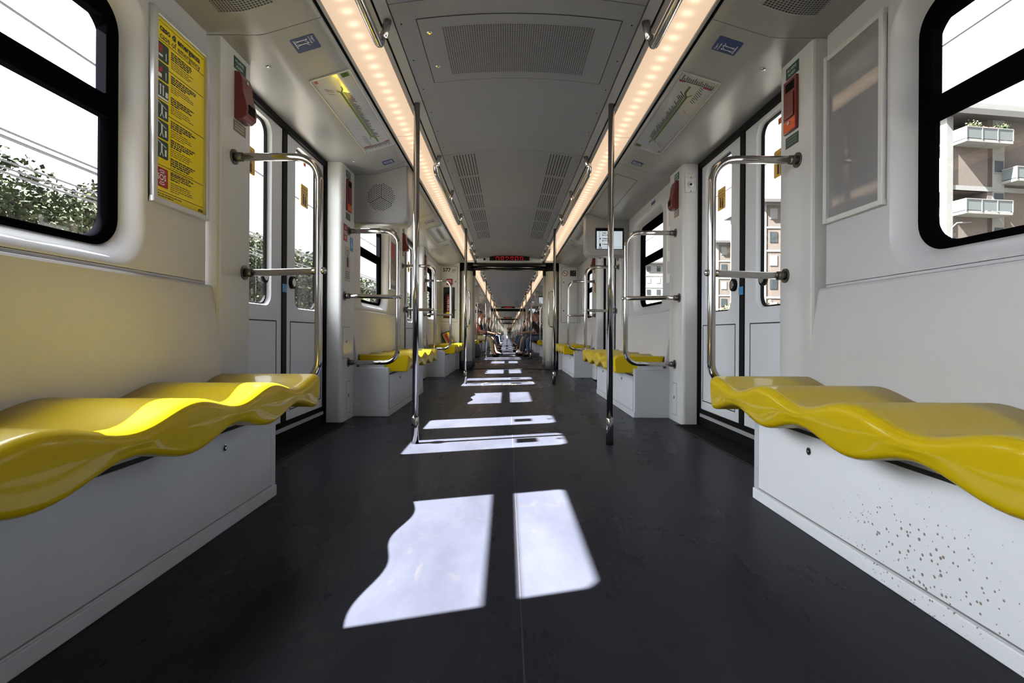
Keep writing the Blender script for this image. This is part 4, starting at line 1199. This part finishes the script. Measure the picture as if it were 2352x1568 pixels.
# plain glossy grey panel (right foreground)
o, pl, w = framed(1, 1.905, 2.262, 1.155, 1.868, 'empty_poster_frame', 'postg', 'empty glossy grey poster frame on right wall')
o2, pl, w = framed(-1, 1.905 + P, 2.262 + P, 1.155, 1.868, 'advert_poster', 'brown', 'dark advertising poster in frame on left wall past the doors')
a = MB(); pl.rect(a, -w + .04, 1.70, w - .04, 1.82, .005, .0056); pl.rect(a, -w + .05, 1.22, w - .05, 1.28, .005, .0056); pl.para(a, -w + .05, 1.45, .24, 9, .02, .008, .0056, rn); a.build('light_print', 'silver', o2)
a = MB(); pl.rect(a, -w + .05, 1.52, w - .1, 1.68, .005, .0056); a.build('red_print', 'maroon', o2)

# vertical line diagram on right wall
pl = wallplane(1, 4.43, 0, 1.335); o = empty('network_map', (1.335, 4.43, 1.12), 'tall white network map sheet on right wall before middle window', 'map')
a = MB(); pl.rect(a, -.11, 1.12, .11, 1.80, 0, .002); a.build('map_sheet', 'white', o)
a = MB()
pl.para(a, -.05, 1.77, .12, 16, .011, .005, .0026, rn); pl.para(a, -.06, 1.55, .14, 18, .009, .003, .0026, rn); pl.para(a, -.08, 1.30, .15, 12, .009, .004, .0026, rn); a.build('print', 'inkg', o)
a = MB(); pl.rect(a, -.085, 1.765, -.06, 1.785, .002, .0026); a.build('red_mark', 'maroon', o)
a = MB(); wp_ = wallplane(1, 4.98, 0, 1.335); wp_.rect(a, -.05, 1.905, .08, 1.935, 0, .0015); tag(a.build('small_label', 'blue'), 'small blue strip label above the right middle window', 'sticker')

# stickers on the left far pillar
pl = wallplane(-1, 4.055, 0, 1.285); o = empty('sos_sticker', (-1.285, 4.055, 1.38), 'red SOS sticker on left pillar beside handrail', 'sticker')
a = MB(); pl.rect(a, -.045, 1.385, .045, 1.515, 0, .0012); a.build('sticker_sheet', 'maroon', o)
a = MB(); pl.text(a, 'SOS', -.036, 1.437, .038, .0018, .001)
for q in (.03, .042):
    pl.ringd(a, 0, 1.45, q, q + .004, .0018, 8, PI * .3, PI * .7); pl.ringd(a, 0, 1.45, q, q + .004, .0018, 8, PI * 1.3, PI * 1.7)
a.build('lettering', 'white', o)
pl = wallplane(-1, 4.11, 0, 1.285); o = empty('handset_notice', (-1.285, 4.11, 1.08), 'grey notice with black handset drawing on left pillar', 'notice')
a = MB(); pl.rrect(a, -.065, 1.08, .065, 1.35, .012, 0, .0015); a.build('sticker_sheet', 'silver', o)
a = MB(); pl.rrect(a, -.02, 1.19, .02, 1.27, .015, .0015, .004); pl.ringd(a, 0, 1.30, .02, .026, .0021, 16)
for i in range(4): pl.rect(a, -.05, 1.15 - i * .015, .05, 1.155 - i * .015, .0015, .002)
a.build('print', 'ink', o)
pl = wallplane(-1, 4.215, 0, 1.285); a = MB(); pl.rect(a, -.04, 1.33, .04, 1.44, 0, .0012); q = a.build('wheelchair_sticker', 'lblue'); tag(q, 'light blue wheelchair sticker on the left pillar', 'sticker')
a = MB(); pl.ringd(a, 0, 1.375, .016, .020, .0018); pl.rect(a, -.004, 1.375, .003, 1.41, .0012, .0018); pl.disc(a, 0, 1.42, .007, .0012, .0018, 10); pl.line(a, 0, 1.378, .022, 1.36, .004, .0018); a.build('pictogram', 'white', q, origin=root_loc(q))
# lock plate on the front of the right far pillars
for d in (3.27, 7.13):
    y = d + .699; pl = Plane((0, y, 0), (1, 0, 0), (0, 0, 1))
    o = empty('key_switch_plate', (1.335, y, 1.75), 'square white key switch plate on right pillar after %s doors' % ('nearest' if d < 5 else 'second'), 'switch', 'key switch plates')
    a = MB(); pl.rrect(a, 1.300, 1.752, 1.382, 1.868, .006, 0, .003); a.build('plate', 'pillar', o)
    g_ = MB(); pl.rrect(g_, 1.298, 1.750, 1.384, 1.870, .007, 0, .0012); g_.build('plate_edge', 'inkg', o)
    a = MB(); pl.disc(a, 1.341, 1.81, .021, .003, .008, 24); a.build('key_cylinder', 'steeld', o)
    a = MB(); pl.disc(a, 1.341, 1.81, .009, .008, .0095, 14); pl.disc(a, 1.341, 1.861, .004, .003, .005, 8); pl.disc(a, 1.341, 1.759, .004, .003, .005, 8); a.build('key_hole', 'black', o)
# small red stickers near the far doors
for s in (-1, 1):
    pl = wallplane(s, 7.93, 0, 1.285); a = MB(); pl.rect(a, -.045, 1.30, .045, 1.45, 0, .0012)
    tag(a.build('red_sticker', 'maroon'), 'small red sticker on %s pillar after second doors' % SN[s], 'sticker')
# cove hatch outlines above the middle benches
for s in (-1, 1):
    pl = slope_plane(s, 5.2, .08, .80); a = MB()
    for q in ((-.75, 0, .75, .003), (-.75, .19, .75, .193), (-.75, 0, -.747, .19), (.747, 0, .75, .19)): pl.rect(a, *q, 0, .0008)
    a.build('ceiling_' + SN[s] + '_hatch_line', 'groove', kind='structure')

# ------------------------------------------------------------------ people
def skin_obj(name, pts, edges, radii, m, parent, sub=1):
    me = bpy.data.meshes.new(name); me.from_pydata(pts, edges, [])
    ob = bpy.data.objects.new(name, me)
    ob.modifiers.new('s', 'SKIN'); me.skin_vertices[0].data[0].use_root = True
    for i, r in enumerate(radii):
        me.skin_vertices[0].data[i].radius = (r, r) if not isinstance(r, tuple) else r
    sb = ob.modifiers.new('u', 'SUBSURF'); sb.levels = sub; sb.render_levels = sub
    m2 = evaluated_mesh(ob); bpy.data.objects.remove(ob); bpy.data.meshes.remove(me)
    m2.name = name; m2.polygons.foreach_set('use_smooth', [True] * len(m2.polygons))
    m2.materials.clear(); m2.materials.append(M[m])
    o = bpy.data.objects.new(name, m2); C.objects.link(o); o.parent = parent
    return o
def person(s, x, y, label, top, bottom, skin='skin', shorts=False, shoe='black', lean=.1, leg=.0, group=None, stand=False, turn=0.):
    """seated figure on side s facing the aisle (local +x), or standing"""
    root = empty('person', (x, y, 0), label, 'person', group)
    root.rotation_euler = (0, 0, (0 if s < 0 else PI) + turn)
    bd = []; be = []; br = []
    def V(p, r): bd.append(p); br.append(r); return len(bd) - 1
    def E(*a):
        for i, j in zip(a, a[1:]): be.append((i, j))
    if stand:
        hip = V((0, 0, .93), (.13, .11)); sp = V((0, 0, 1.12), (.12, .09)); ch = V((0, 0, 1.32), (.15, .10)); nk = V((0, 0, 1.48), .055)
        lx, dz = 0, 0
    else:
        hip = V((0, 0, .61), (.13, .12)); sp = V((lean * .3, 0, .75), (.12, .10)); ch = V((lean, 0, .95), (.11, .15)); nk = V((lean * 1.3, 0, 1.11), .055)
        lx = lean
    n = bd[nk]
    h1 = V((n[0] + .02, 0, n[2] + .07), (.07, .065)); h2 = V((n[0] + .03, 0, n[2] + .15), (.095, .078)); h3 = V((n[0] + .02, 0, n[2] + .23), (.07, .06))
    ns = V((n[0] + .125, 0, n[2] + .13), .012)
    E(hip, sp, ch, nk, h1, h2, h3); be.append((h2, ns))
    c = bd[ch]
    knees = []; feet = []
    for d in (-1, 1):
        sh = V((c[0], d * .17, c[2] + .06), .052)
        if stand: el = V((.03, d * .24, c[2] - .22), .042); wr = V((.10, d * .22, c[2] - .42), .028)
        else: el = V((c[0] + .10, d * .21, c[2] - .20), .042); wr = V((c[0] + .32, d * .10, c[2] - .25), .028)
        hd = V((bd[wr][0] + .055, bd[wr][1], bd[wr][2] - .01), (.034, .018)); E(ch, sh, el, wr, hd)
        for f in range(4):
            fy = bd[hd][1] + (f - 1.5) * .019; a = V((bd[hd][0] + .05, fy, bd[hd][2] - .01), .0085); b = V((bd[hd][0] + .078 + .006 * (f in (1, 2)), fy, bd[hd][2] - .03), .007); E(hd, a, b)
        th = V((bd[hd][0] + .01, bd[hd][1] - d * .038, bd[hd][2] - .012), .009); E(wr, th)
        if stand:
            hp = V((0, d * .09, .88), .085); kn = V((.02, d * .10, .50), .058); an = V((0, d * .10, .09), .036); ft = V((.12, d * .11, .04), .035)
        else:
            hp = V((.05, d * .09, .55), .085); kn = V((.44 + leg * .3, d * .12, .53), .062); an = V((.44 + leg, d * .12, .10), .036); ft = V((.56 + leg, d * .13, .045), .035)
        E(hip, hp, kn, an, ft); knees.append(kn); feet.append((an, ft))
    skin_obj('body', bd, be, br, skin, root)
    # clothing follows the same joints, a little fuller
    g = 1.14
    def sub(idx, ed, nm, m_, k=g):
        mp = {a: i for i, a in enumerate(idx)}
        rr = []
        for a in idx:
            r = br[a]; rr.append(tuple(q * k for q in r) if isinstance(r, tuple) else r * k)
        return skin_obj(nm, [bd[a] for a in idx], [(mp[a], mp[b]) for a, b in ed], rr, m_, root)
    arms = []
    ia = [i for i in range(len(bd))]
    sh1 = ns + 1; per = 4 + 8 + 1 + 4
    s1, e1 = sh1, sh1 + 1; s2, e2 = sh1 + per, sh1 + per + 1
    sub([hip, sp, ch, s1, e1, s2, e2], [(hip, sp), (sp, ch), (ch, s1), (s1, e1), (ch, s2), (s2, e2)], 'shirt', top, 1.16)
    l1 = sh1 + 13; l2 = l1 + per
    if shorts: sub([hip, l1, l1 + 1, l2, l2 + 1], [(hip, l1), (l1, l1 + 1), (hip, l2), (l2, l2 + 1)], 'shorts', bottom, 1.22)
    else: sub([hip, l1, l1 + 1, l1 + 2, l2, l2 + 1, l2 + 2], [(hip, l1), (l1, l1 + 1), (l1 + 1, l1 + 2), (hip, l2), (l2, l2 + 1), (l2 + 1, l2 + 2)], 'trousers', bottom, 1.24)
    for an, ft in feet:
        a, f = bd[an], bd[ft]
        skin_obj('shoe', [(a[0] - .03, a[1], .05), (a[0] + .06, a[1], .05), (f[0] + .06, f[1], .04)], [(0, 1), (1, 2)], [.048, .050, .038], shoe, root)
    skin_obj('hair', [(n[0] - .01, 0, n[2] + .14), (n[0], 0, n[2] + .22), (n[0] + .05, 0, n[2] + .25)], [(0, 1), (1, 2)], [(.085, .075), (.088, .08), (.05, .05)], 'hair', root)
    return root
person(-1, -.99, 15.42, 'person in khaki trousers and orange top seated on left', 'ored', 'khaki', leg=.10, lean=.05)
person(-1, -.99, 15.95, 'person in black clothes seated behind the khaki trousers', 'dark', 'dark', leg=.12)
person(-1, -.99, 16.50, 'person in grey shorts with outstretched bare legs on left', 'tee', 'grey', shorts=True, leg=.20, shoe='black')
person(-1, -.99, 19.25, 'person in dark top and grey trousers seated farther on left', 'dark', 'grey', leg=.15)
person(-1, -.99, 20.05, 'person in white tee seated farther on left bench', 'tee', 'dark', leg=.10)
person(1, .99, 15.50, 'person in jeans leaning forward on right bench', 'dark', 'jeans', skin='skind', lean=.26, leg=-.04)
person(1, .99, 16.15, 'person in black seated beside the person in jeans', 'dark', 'dark', skin='skind', lean=.05, leg=.1)
person(1, .99, 18.95, 'person in blue shorts and white sneakers on right', 'grey', 'jeans', skin='skind', shorts=True, shoe='white', leg=.08, lean=.15)
person(1, .99, 19.75, 'person in dark clothes seated beyond the white sneakers', 'dark', 'dark', leg=.2)
person(1, .99, 20.4, 'person in grey top seated near far right doors', 'grey', 'dark', skin='skind', leg=.1)
person(-1, .18, 62.0, 'person in black standing in the aisle far away', 'dark', 'dark', stand=True, turn=-PI / 2)
person(-1, .45, 70.0, 'person in grey standing behind the black-clothed one', 'dark', 'grey', stand=True, turn=-PI / 2)
person(-1, -.99, 19.65, 'person in orange top between two others on farther left bench', 'ored', 'dark', leg=.05)
person(1, .99, 16.65, 'person in white tee at the far end of the jeans bench', 'tee', 'dark', leg=.15)
person(1, .99, 19.35, 'bare-legged person in shorts beside the white sneakers', 'dark', 'grey', skin='skind', shorts=True, leg=.12)
gfar = 'seated passengers in the farther carriages'
for i, (s, y) in enumerate(((-1, 23.1), (1, 23.4), (-1, 27.2), (1, 27.6), (1, 31.0), (-1, 33.5))):
    person(s, s * 1.0, y, 'tiny distant person seated in the farther carriages', ('dark', 'grey', 'tee')[i % 3], ('dark', 'jeans')[i % 2], leg=.1, group=gfar)
# bag between the feet
o = empty('backpack', (-.98, 15.25, 0), 'black backpack on the floor by khaki trousers', 'bag')
a = MB(); a.loft([[(-.93 + x * w_, 14.98 + y * w_, z) for x, y in ((-.13, -.10), (.13, -.10), (.13, .10), (-.13, .10))] for z, w_ in ((0.0, .9), (.05, 1.05), (.22, 1.0), (.36, .75), (.40, .35))], True, True, False); a.build('bag_body', 'dark', o, bevel=.02)
a = MB(); a.tube([(-.98, 14.97, .37), (-.96, 14.96, .45), (-.90, 14.96, .45), (-.87, 14.97, .37)], .010, 8); a.build('bag_strap', 'dark', o)

# ------------------------------------------------------------------ outside
bpy.data.scenes.remove(TMP)
g_ = MB(); g_.box(-90, 90, -30, 260, -1.6, -1.5); g_.build('ground', 'ground', kind='structure')
def crown_mesh(seed, n, R, leaf, m):
    rn = random.Random(seed); mb = MB()
    blobs = [(Vector((rn.uniform(-.55, .55) * R, rn.uniform(-.55, .55) * R, rn.uniform(-.4, .62) * R)), rn.uniform(.28, .5) * R) for _ in range(16)]
    for i in range(n):
        c, r = rn.choice(blobs)
        d = Vector((rn.gauss(0, 1), rn.gauss(0, 1), rn.gauss(0, 1))).normalized() * r * rn.uniform(.75, 1.08)
        p = c + d; a = Vector((rn.gauss(0, 1), rn.gauss(0, 1), rn.gauss(0, .6))).normalized(); b = a.cross(Vector((rn.gauss(0, 1), rn.gauss(0, 1), rn.gauss(0, 1)))).normalized()
        s = leaf * rn.uniform(.6, 1.3)
        mb.add([p - a * s, p - b * s * .6, p + a * s, p + b * s * .6], [(0, 1, 2, 3)])
    return mb
def tree(x, y, R, ztop, seed, n, leaf, m, label, cat='tree', group=None, name='leafy_tree'):
    key = ('tree', seed, round(R, 1), round(ztop, 1), m)
    o = empty(name, (x, y, -1.5), label, cat, group)
    mb = crown_mesh(seed, n, R, leaf, m); c = Vector((x, y, ztop - R * .95)); mb.v = [tuple(Vector(v) + c) for v in mb.v]
    cr = mb.build('foliage', m, o); cr['kind'] = 'stuff'
    t = MB(); t.tube([(x, y, -1.5), (x + .1, y, c.z - R * .4), (x + .2, y + .1, c.z + R * .2)], [.16, .11, .04], 8); t.build('trunk', 'bark', o)
    return o
gl = 'tree row beyond the left windows'
spots = [(-12.5, 10.2, 2.7, 4.8), (-11.5, 13.6, 2.5, 4.7), (-13.5, 16.8, 2.9, 5.3), (-12.2, 21.5, 2.7, 5.0), (-11.0, 6.3, 2.4, 4.2), (-12.8, 26.5, 2.9, 5.4), (-12.5, 32, 3.0, 5.6), (-13, 38.5, 3.2, 5.6), (-12.6, 46, 3.3, 5.8), (-12.8, 55, 3.5, 6.0), (-12.5, 66, 3.6, 6.3)]
names = ['round-topped tree seen in the near left window', 'pale bushy tree at right edge of near left window', 'dark tree behind the pale bushy one outside left', 'leafy tree seen through first left door leaf', 'low bush at the bottom left of near left window',
         'leafy tree seen through second left door leaf', 'tree seen through the middle left window', 'second tree seen through the middle left window', 'distant tree past the middle left window', 'far tree seen through second left doors', 'farthest tree along the left side']
for i, (x, y, R, zt) in enumerate(spots):
    tree(x, y, R, zt, i, 20000 if i < 6 else 7000, .075 if i < 6 else .15, 'leafl' if i in (1, 4, 7) else 'leaf', names[i], group=gl)
for i, (x, y, R, zt, nm) in enumerate(((18.5, 43, 2.6, 3.2, 'round green bush outside the right door leaf nearest centre'), (22.5, 46, 2.6, 3.4, 'green bush below the brick tower outside right doors'), (17, 56, 2.8, 3.2, 'farther green bush beyond the right doors'))):
    tree(x, y, R, zt, 30 + i, 3000, .16, 'leafl', nm, cat='bush', name='leafy_bush')

wn = 0
for (x, z, r, nm) in ((-6.0, 4.58, .022, 'highest wire outside left windows'), (-6.0, 3.10, .020, 'upper of the paired middle wires outside left'), (-6.0, 3.02, .028, 'lower of the paired middle wires outside left'),
                      (-6.0, 2.74, .016, 'topmost of three low wires outside left'), (-6.0, 2.66, .016, 'middle one of three low wires outside left'), (-6.0, 2.60, .020, 'lowest wire in front of the left trees'), (6.0, 4.78, .026, 'single black wire outside right windows')):
    mb = MB(); pts = []
    for i in range(41):
        t = i / 40; y = -10 + 110 * t; ph = (y % 27.5) / 27.5; pts.append((x, y, z + .18 * (4 * (ph - .5) ** 2 - .55)))
    mb.tube(pts, r * .75, 6); tag(mb.build('overhead_wire', 'wire'), 'thin black ' + nm, 'wire', 'wires beside the track')

# apartment block with balconies, right foreground window
def apartment():
    ox, oy = 37.6, 45.0; th = math.radians(8.7)
    o = empty('apartment_block', (ox, oy, -1.5), 'brick apartment block with white balconies outside near right window', 'building')
    ex = Vector((math.cos(th), math.sin(th), 0)); ey = Vector((-math.sin(th), math.cos(th), 0))
    def bx(mb, x0, x1, y0, y1, z0, z1):
        vs = [Vector((ox, oy, 0)) + ex * x + ey * y + Vector((0, 0, z)) for x in (x0, x1) for y in (y0, y1) for z in (z0, z1)]
        return mb.add(vs, [(0, 1, 3, 2), (4, 6, 7, 5), (0, 4, 5, 1), (2, 3, 7, 6), (0, 2, 6, 4), (1, 5, 7, 3)])
    w = MB(); H = 19.4
    lev = [(-1.5, 8.0), (10.4, 13.9)]  # solid storeys of the balcony bay
    bx(w, .3, 4.4, 1.8, 9, -1.5, H)
    for z0, z1 in ((-1.5, 5.5), (8.2, 11.1), (13.2, 17.1)): bx(w, .3, 4.4, 0, 2, z0, z1)
    bx(w, 3.9, 4.4, 0, 2, -1.5, H)
    bx(w, 4.4, 15, .1, 9, -1.5, H)
    bx(w, .05, .35, 3.2, 9, -1.5, H)
    w.build('brick_wall', 'brick', o)
    c = MB(); bx(c, -.3, .32, -.1, .5, -1.5, 19.5); bx(c, 4.38, 5.6, -.03, .3, -1.5, 19.4); bx(c, .3, 15, -.05, .2, 13.2, 13.6); bx(c, .3, 4.4, -.04, .2, 7.9, 8.2)
    for z in (16.9, 10.9, 4.9): bx(c, -.05, .3, .3, 9, z, z + .35)
    for z in (13.2, 7.2): bx(c, -.02, .2, .5, 3.0, z, z + 3.0)
    c.build('concrete_frame', 'concrete', o)
    r = MB(); bx(r, -.9, 15.5, -.9, 9.5, 19.4, 19.9); r.build('eave', 'roofd', o)
    r = MB(); bx(r, -.8, 15.4, -.8, 9.4, 19.9, 20.4); bx(r, 6.2, 7.4, 2, 3, 20.4, 21.2); r.build('roof', 'concrete', o)
    for nm, x0, x1, zf in (('upper', .3, 4.9, 17.15), ('lower', .3, 4.9, 11.15), ('side', 5.3, 9.5, 14.1)):
        b = MB(); bx(b, x0, x1, -1.25, 0.05, zf - .22, zf); bo = b.build('balcony', 'concrete', o)
        g = MB(); bx(g, x0, x1, -1.25, -1.21, zf + .06, zf + .95); bx(g, x0, x0 + .04, -1.25, 0, zf + .06, zf + .95); bx(g, x1 - .04, x1, -1.25, 0, zf + .06, zf + .95)
        g.build('glass_railing', 'railg', bo, origin=root_loc(bo))
        p = MB()
        for i in range(4):
            xx = x0 + (x1 - x0) * i / 3; bx(p, xx - .03, xx + .03, -1.28, -1.22, zf, zf + 1.0)
        bx(p, x0, x1, -1.28, -1.22, zf + .95, zf + 1.02); bx(p, x0 - .02, x0 + .05, -1.28, 0, zf + .95, zf + 1.02); p.build('railing_posts', 'concrete', bo, origin=root_loc(bo))
    for z in (17.2, 11.2, 5.2):
        b = MB(); bx(b, -.9, -.86, .5, 3.0, z, z + 1.0); bx(b, -.9, 0, .5, 3.0, z - .2, z); bo = b.build('side_balcony', 'railg', o)
    for (x0, x1, z0, z1, m_) in ((4.7, 5.35, 17.6, 18.9, 'shade'), (4.6, 5.45, 14.9, 15.9, 'shade'), (4.55, 5.5, 12.0, 13.1, 'shade'), (4.6, 5.5, 9.3, 10.1, 'shade'), (2.4, 3.0, 11.2, 12.7, 'shade'), (1.0, 1.9, 17.2, 19.0, 'shade'), (9.8, 11, 14.5, 16, 'blind')):
        yy = -.06 if x0 > 4 else 1.75
        f = MB(); bx(f, x0, x1, yy, yy + .1, z0, z1); fo = f.build('window', m_, o)
        q = MB(); bx(q, x0 - .06, x1 + .06, yy - .03, yy + .05, z0 - .08, z0); q.build('window_sill', 'concrete', fo, origin=root_loc(fo))
    for (y0, y1, z) in ((.9, 2.6, 14.9), (.9, 2.6, 8.9)):
        f = MB(); bx(f, -.05, 0, y0, y1, z, z + .15); f.build('blind_slot', 'shade', o)
    d = MB(); d.tube([Vector((ox, oy, 0)) + ex * .1 + ey * -.2 + Vector((0, 0, z)) for z in (-1.5, 9.9)] + [Vector((ox, oy, 0)) + ex * .5 + ey * -.3 + Vector((0, 0, 10.3)), Vector((ox, oy, 0)) + ex * 1.6 + ey * -.6 + Vector((0, 0, 10.35))], .05, 8); d.build('lamp_post', 'concrete', o)
    # plants on the upper balcony
    for (x0, x1, zz, m_, nm, lb) in ((.7, 2.1, 18.15, 'leafl', 'balcony_shrub', 'pale green shrub on upper apartment balcony'), (3.4, 4.8, 18.2, 'leaf', 'balcony_shrub', 'dark trailing shrub on upper apartment balcony')):
        rn_ = random.Random(len(nm) + int(x0 * 10)); mb = MB()
        for i in range(260):
            p = Vector((ox, oy, 0)) + ex * rn_.uniform(x0, x1) + ey * rn_.uniform(-1.2, -.7) + Vector((0, 0, zz + rn_.gauss(.12, .22)))
            a = Vector((rn_.gauss(0, 1), rn_.gauss(0, 1), rn_.gauss(0, 1))).normalized() * .09; b = Vector((rn_.gauss(0, 1), rn_.gauss(0, 1), rn_.gauss(0, 1))).normalized() * .06
            mb.add([p - a, p - b, p + a, p + b], [(0, 1, 2, 3)])
        tag(mb.build(nm, m_), lb, 'plant')
    mb = MB(); 
    for i in range(14):
        p = Vector((ox, oy, 0)) + ex * random.uniform(2.1, 4.0) + ey * -1.15 + Vector((0, 0, 18.2)); mb.sph(p, .05, 6, 4)
    tag(mb.build('balcony_geraniums', 'petal'), 'red geraniums on upper apartment balcony', 'flowers')
    an = MB(); c0 = Vector((ox, oy, 0)) + ex * 1.2 + ey * 2; an.tube([c0 + Vector((0, 0, 20.4)), c0 + Vector((0, 0, 25.5))], .03, 6)
    for i in range(7): z = 22 + i * .5; an.tube([c0 + Vector((-.3, 0, z)), c0 + Vector((.3, 0, z + .1))], .02, 5)
    tag(an.build('roof_antenna', 'wire'), 'thin antenna mast on roof of the brick apartment block', 'antenna')
apartment()
def block(name, label, x0, x1, y0, y1, H, roof, wm, fl=3.1, win=1.0):
    o = empty(name, (x0, y0, -1.5), label, 'building')
    w = MB(); w.box(x0, x1, y0, y1, -1.5, H); w.build('wall', wm, o)
    c = MB()
    for z in [H - fl * i for i in range(int((H + 1) / fl) + 1)]: c.box(x0 - .06, x1 + .06, y0 - .06, y0 + .1, z - .25, z); c.box(x0 - .06, x0 + .1, y0, y1, z - .25, z)
    c.box(x0 - .08, x0 + .5, y0 - .08, y0 + .5, -1.5, H); c.box((x0 + x1) / 2 - .9, (x0 + x1) / 2 + .9, y0 - .9, y0, -1.5, H - 1.2)
    c.build('concrete_bands', 'concrete', o)
    r = MB(); r.box(x0 - .8, x1 + .8, y0 - .8, y1 + .8, H, H + .4)
    cx, cy = (x0 + x1) / 2, (y0 + y1) / 2
    r.build('eave', 'roofd', o)
    if roof:
        t = MB(); t.add([(x0 - .8, y0 - .8, H + .4), (x1 + .8, y0 - .8, H + .4), (x1 + .8, y1 + .8, H + .4), (x0 - .8, y1 + .8, H + .4), (cx, cy - 1, H + 2.4), (cx, cy + 1, H + 2.4)], [(0, 1, 4), (1, 2, 5, 4), (2, 3, 5), (3, 0, 4, 5)]); t.build('tiled_roof', 'tile', o)
    nz = int((H) / fl)
    for i in range(nz):
        z = H - fl * i - 2.1
        xx = x0 + 1.0
        while xx < x1 - 1.2:
            f = MB(); f.box(xx, xx + win, y0 - .05, y0 + .05, z, z + 1.4); f.box
            f.build('window', 'shade' if (i + int(xx)) % 2 else 'blind', o); xx += 2.6
        yy = y0 + 1.4
        while yy < y1 - 1.4:
            f = MB(); f.box(x0 - .05, x0 + .05, yy, yy + win, z, z + 1.4); f.build('window', 'shade', o); yy += 3.0
    return o
block('brick_tower', 'narrow brick and white tower outside the right doors', 33.8, 44, 70, 80, 18.2, False, 'brick')
block('tiled_brick_house', 'brick building with terracotta roof beyond the right doors', 37.5, 47, 95, 105, 17.2, True, 'brick')
block('grey_block', 'grey apartment building seen in the right middle window', 36, 52, 140, 155, 19.5, False, 'concrete')
block('low_roof_house', 'low tiled house among trees outside left middle window', -22, -16, 50, 56, 3.6, True, 'brick')

# ------------------------------------------------------------------ light
w = bpy.data.worlds.new('World'); sc.world = w; w.use_nodes = True
N = w.node_tree.nodes; Lk = w.node_tree.links; bg = N['Background']
tc = N.new('ShaderNodeTexCoord')
nm = N.new('ShaderNodeVectorMath'); nm.operation = 'NORMALIZE'; Lk.new(tc.outputs['Generated'], nm.inputs[0])
dt = N.new('ShaderNodeVectorMath'); dt.operation = 'DOT_PRODUCT'; dt.inputs[1].default_value = Vector((-.83, -.15, .54)).normalized()
Lk.new(nm.outputs[0], dt.inputs[0])
rp = N.new('ShaderNodeMapRange'); rp.interpolation_type = 'SMOOTHSTEP'   # hazy sky, brighter on the sun's side
rp.inputs['From Min'].default_value = .35; rp.inputs['From Max'].default_value = 1.0; rp.inputs['To Min'].default_value = 1.7; rp.inputs['To Max'].default_value = 22
Lk.new(dt.outputs['Value'], rp.inputs['Value']); Lk.new(rp.outputs['Result'], bg.inputs['Strength']); bg.inputs['Color'].default_value = (.93, .965, 1, 1)
sl = bpy.data.lights.new('sun', 'SUN'); sl.energy = 208; sl.angle = math.radians(.6); sl.color = (1, .975, .95)
so = bpy.data.objects.new('sun', sl); C.objects.link(so); so.location = (-20, -5, 20)
so.rotation_euler = Vector((.950, .30, -1)).to_track_quat('-Z', 'Y').to_euler()

# ------------------------------------------------------------------ camera
cam = bpy.data.cameras.new('camera'); co = bpy.data.objects.new('camera', cam); C.objects.link(co); sc.camera = co
cam.sensor_width = 36; cam.lens = 1210 / 2352 * 36; cam.shift_x = 11 / 2352; cam.shift_y = -18 / 2352; cam.clip_end = 600; cam.clip_start = .02
co.location = (-.035, 0, .68)
co.rotation_euler = (Matrix.Rotation(math.radians(90), 4, 'X') @ Matrix.Rotation(math.radians(.32), 4, 'Z')).to_euler()

sc.view_settings.view_transform = 'Standard'; sc.view_settings.look = 'None'; sc.view_settings.gamma = 1; sc.view_settings.use_curve_mapping = False
sc.view_settings.exposure = 0
cy = sc.cycles
cy.max_bounces = 8; cy.diffuse_bounces = 5; cy.glossy_bounces = 4; cy.transmission_bounces = 2; cy.transparent_max_bounces = 12
cy.use_adaptive_sampling = True; cy.adaptive_threshold = .02; cy.use_denoising = True
cy.caustics_reflective = False; cy.caustics_refractive = False; cy.sample_clamp_indirect = 6
